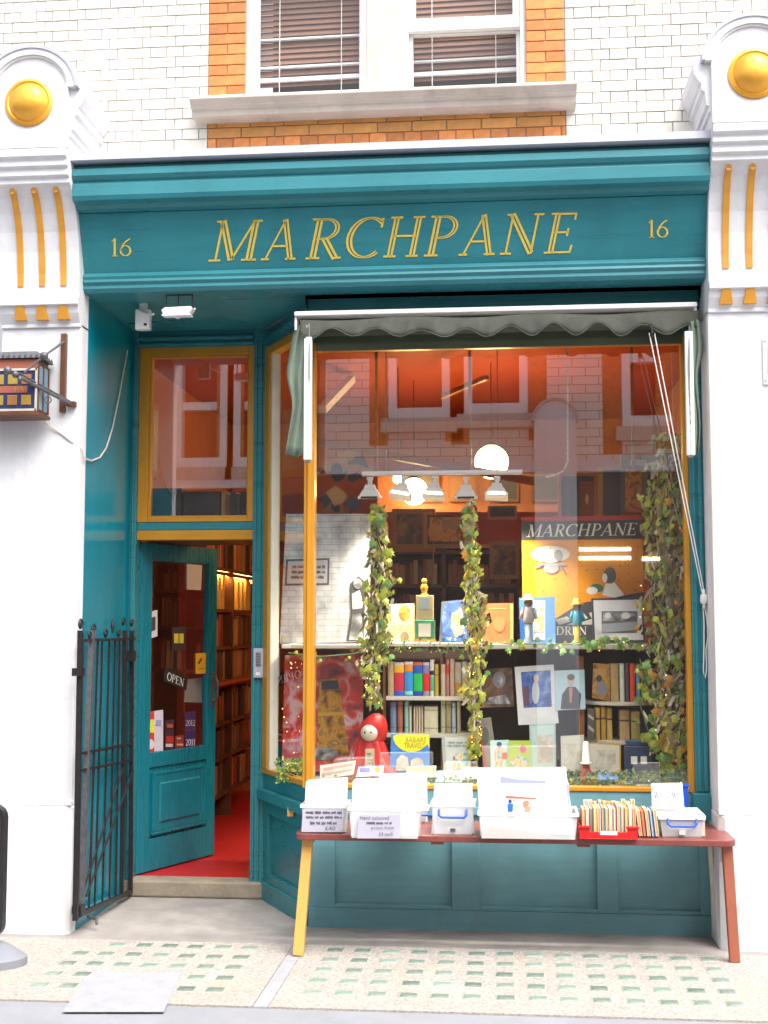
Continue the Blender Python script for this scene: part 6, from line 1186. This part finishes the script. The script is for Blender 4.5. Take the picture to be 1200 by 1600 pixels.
MB().tube([(a2.x + .03, .20, a2.z - .01), (b2.x, .18, a2.z - .035), (b2.x + .03, .15, a2.z - .045), (b2.x + .045, .12, a2.z - .05)], .006, 6).build('lead', 'white_plastic', sn, smooth=True)
ic = thing('intercom', (at(404, 1036, .87).x, .885, at(404, 1060, .87).z), 'pale steel intercom with speaker slots on the teal door post', 'intercom'); a, b = at(396, 1013, .868), at(413, 1059, .868)
MB().box(a.x, b.x, .868, .894, b.z, a.z).build('plate', 'lead', ic, bevel=.003)
for i in range(9): MB().box(a.x + .014, b.x - .022, .8655, .868, a.z - .03 - i * .0095, a.z - .025 - i * .0095).build('slot', 'grey_iron', ic)
MB().box(a.x + .016, a.x + .040, .864, .868, b.z + .015, b.z + .032).build('button', 'white_plastic', ic)
pk = at(454, 1270, .42); pd = thing('padlock', pk, 'small brass padlock hanging at the corner ledge behind the bench', 'padlock')
MB().box(pk.x - .018, pk.x + .018, pk.y - .008, pk.y + .012, pk.z - .02, pk.z + .018).build('body', 'pine', pd, bevel=.003); MB().tube([pk + Vector((.014 * math.cos(t_), .002, .018 + .03 * math.sin(t_))) for t_ in [math.pi * i / 8 for i in range(9)]], .004, 6).build('shackle', 'lead', pd, smooth=True)
MB().tube([pk + Vector((-.0, .002, .045)), pk + Vector((.05, .02, .035))], .006, 6).build('staple', 'lead', pd)
npl = thing('name_plate', (at(1215, 560, -.07).x, -.07, at(1200, 598, -.07).z), 'white notice plate with screws on the right pier, cut by the picture edge', 'sign'); a, b = at(1191, 527, -.066), at(1245, 600, -.066)
MB().box(a.x, b.x, -.072, -.0605, b.z, a.z).build('plate', 'white_plastic', npl, bevel=.002)
for z_ in (a.z - .02, b.z + .02): MB().lathe([(.008, 0), (.006, .004)], (a.x + .012, -.072, z_), (0, -1, 0), 10).build('screw', 'lead', npl)
MB().box(a.x + .018, b.x - .02, -.0735, -.072, b.z + .05, a.z - .05).build('lettering_panel', 'lead', npl)
# ------------------------------------------------------------------ notices in the door glass
Dn = DT.to_3x3() @ Vector((0, -1, 0)); Dp = DT @ Vector((0, .012, 0))
def door_card(name, q, L, C, c, prints=(), o=0):
    if len(q) == 2: (x0, y0), (x1, y1) = q; q = [(x0, y0), (x1, y0), (x1, y1), (x0, y1)]
    P = [atpl(x, y, Dp + Dn * o, Dn) for x, y in q]; mb = MB(); mb.hexa([p - Dn * .002 for p in P], P); ob = mb.build(name, 'flat', L=L, C=C, color=c, org=(P[2] + P[3]) / 2)
    for k, pr_ in enumerate(prints): put_print(ob, (Dp + Dn * o, Dn), pr_, .0012 * (k + 1))
    return ob
door_card('paper_notice', [(292, 881), (316, 883), (314, 922), (292, 921)], 'blank white sheet at the top right of the door glass', 'notice', (.62, .61, .58))
rb = door_card('round_notice', [(280 + 13 * math.cos(R(a)), 997 - 19 * math.sin(R(a))) for a in range(0, 360, 20)][:0] or [(268, 990), (280, 978), (292, 990), (292, 1006), (280, 1018), (268, 1006)][:0] or [(269, 980), (291, 979), (291, 1016), (269, 1017)], 'dark badge with a yellow open book on the door glass', 'notice', (.03, .02, .02), [('r', 272, 990, 279, 1005, (.62, .50, .05)), ('r', 280.5, 990, 287, 1005, (.62, .50, .05))])
door_card('yellow_notice', [(306, 1021), (322, 1020), (321, 1052), (306, 1053)], 'small amber yellow notice at the right edge of the door glass', 'notice', (.72, .42, .02), [('q', [(309, 1036), (314, 1028), (316, 1030), (311, 1038)], (.04, .03, .02)), ('l', 309, 1043, 319, 1047, 1, (.3, .16, .02))])
os_ = door_card('open_sign', [(258, 1043), (294, 1058), (291, 1079), (255, 1064)], 'tilted black OPEN sign hanging on the door glass', 'sign', (.012, .012, .012), [], .02)
f_ = lambda u, v: atpl(262 + 26 * u - 1.5 * (1 - v), 1062 + 11 * u - 12 * v, Dp + Dn * .0215, Dn)
text_mb('OPEN', f_).build('lettering', 'flat', os_, color=(.75, .75, .75))
door_card('white_bag', [(290, 1062), (318, 1058), (316, 1098), (288, 1097)], 'pale hanging paper bag right of the OPEN sign', 'bag', (.52, .50, .46), [], -.05)
door_card('photo_notice', [(231, 957), (246, 953), (246, 994), (231, 999)], 'black and white photo card at the left edge of the door glass', 'notice', (.60, .60, .60), [('q', [(234, 966), (243, 963), (243, 984), (234, 988)], (.05, .05, .05))])
door_card('sticker_poster', [(227, 1113), (255, 1109), (255, 1173), (227, 1176)], 'red, yellow and white leaflets at the bottom left of the door glass', 'notice', (.60, .58, .66), [('q', [(227, 1113), (241, 1111), (241, 1175), (227, 1176)], (.58, .04, .03)), ('r', 228, 1124, 241, 1145, (.72, .66, .05)), ('e', 235, 1163, 6, 8, (.66, .60, .62)), ('r', 244, 1125, 252, 1133, (.30, .34, .60))])
door_card('dark_sticker', [(258, 1126), (272, 1124), (272, 1170), (258, 1173)], 'black and red sticker left of the guide stickers', 'sticker', (.05, .02, .03), [('r', 260, 1150, 271, 1160, (.46, .03, .02)), ('r', 259, 1162, 270, 1167, (.6, .5, .45)), ('r', 261, 1131, 270, 1137, (.45, .08, .04))])
door_card('small_sticker', [(274, 1150), (287, 1148), (287, 1168), (274, 1170)], 'small red sticker with pale letters between the guide stickers', 'sticker', (.25, .03, .02), [('l', 275, 1151, 286, 1157, 1, (.6, .55, .45)), ('l', 275, 1160, 286, 1167, 1, (.6, .5, .3))])
door_card('guide_sticker', [(289, 1113), (306, 1111), (306, 1143), (289, 1145)], 'dark purple sticker reading 2012', 'sticker', (.06, .03, .12), [('t', '2012', 290, 1125, 305, 1134, (.65, .60, .62))])
door_card('guide_sticker', [(289, 1146), (306, 1144), (306, 1167), (289, 1169)], 'dark blue sticker reading 2011', 'sticker', (.03, .03, .14), [('t', '2011', 290, 1155, 305, 1165, (.75, .75, .75))])
# ------------------------------------------------------------------ swing sign cut by the left edge of the picture
ps = thing('pavement_sign', (-2.62, -.62, 0), 'dark pavement sign on a grey rubber foot at the left picture edge', 'sign')
xr_ = at(8, 1400, -.66).x; zt2 = at(4, 1257, -.66).z
MB().prism(rr(xr_ - .62, xr_, .13, zt2, .06), 'y', -.69, -.64).build('frame', 'black_iron', ps, bevel=.003); MB().prism(rr(xr_ - .60, xr_ - .02, .15, zt2 - .02, .05), 'y', -.693, -.637).build('panel', 'wood_dark', ps)
cx = xr_ - .31; fo = MB(); pts = [(cx + .42 * math.cos(2 * math.pi * i / 40), -.665 + .20 * math.sin(2 * math.pi * i / 40)) for i in range(40)]; pt2 = [(cx + .33 * math.cos(2 * math.pi * i / 40), -.665 + .13 * math.sin(2 * math.pi * i / 40)) for i in range(40)]
fo.add([(x, y, .009) for x, y in pts] + [(x, y, .045) for x, y in pts] + [(x, y, .10) for x, y in pt2], [(i, (i + 1) % 40, (i + 1) % 40 + 40, i + 40) for i in range(40)] + [(i + 40, (i + 1) % 40 + 40, (i + 1) % 40 + 80, i + 80) for i in range(40)] + [tuple(range(80, 120))])
mat('rubber', (.20, .21, .24), .6, .1, 8); fo.build('foot', 'rubber', ps, smooth='auto')
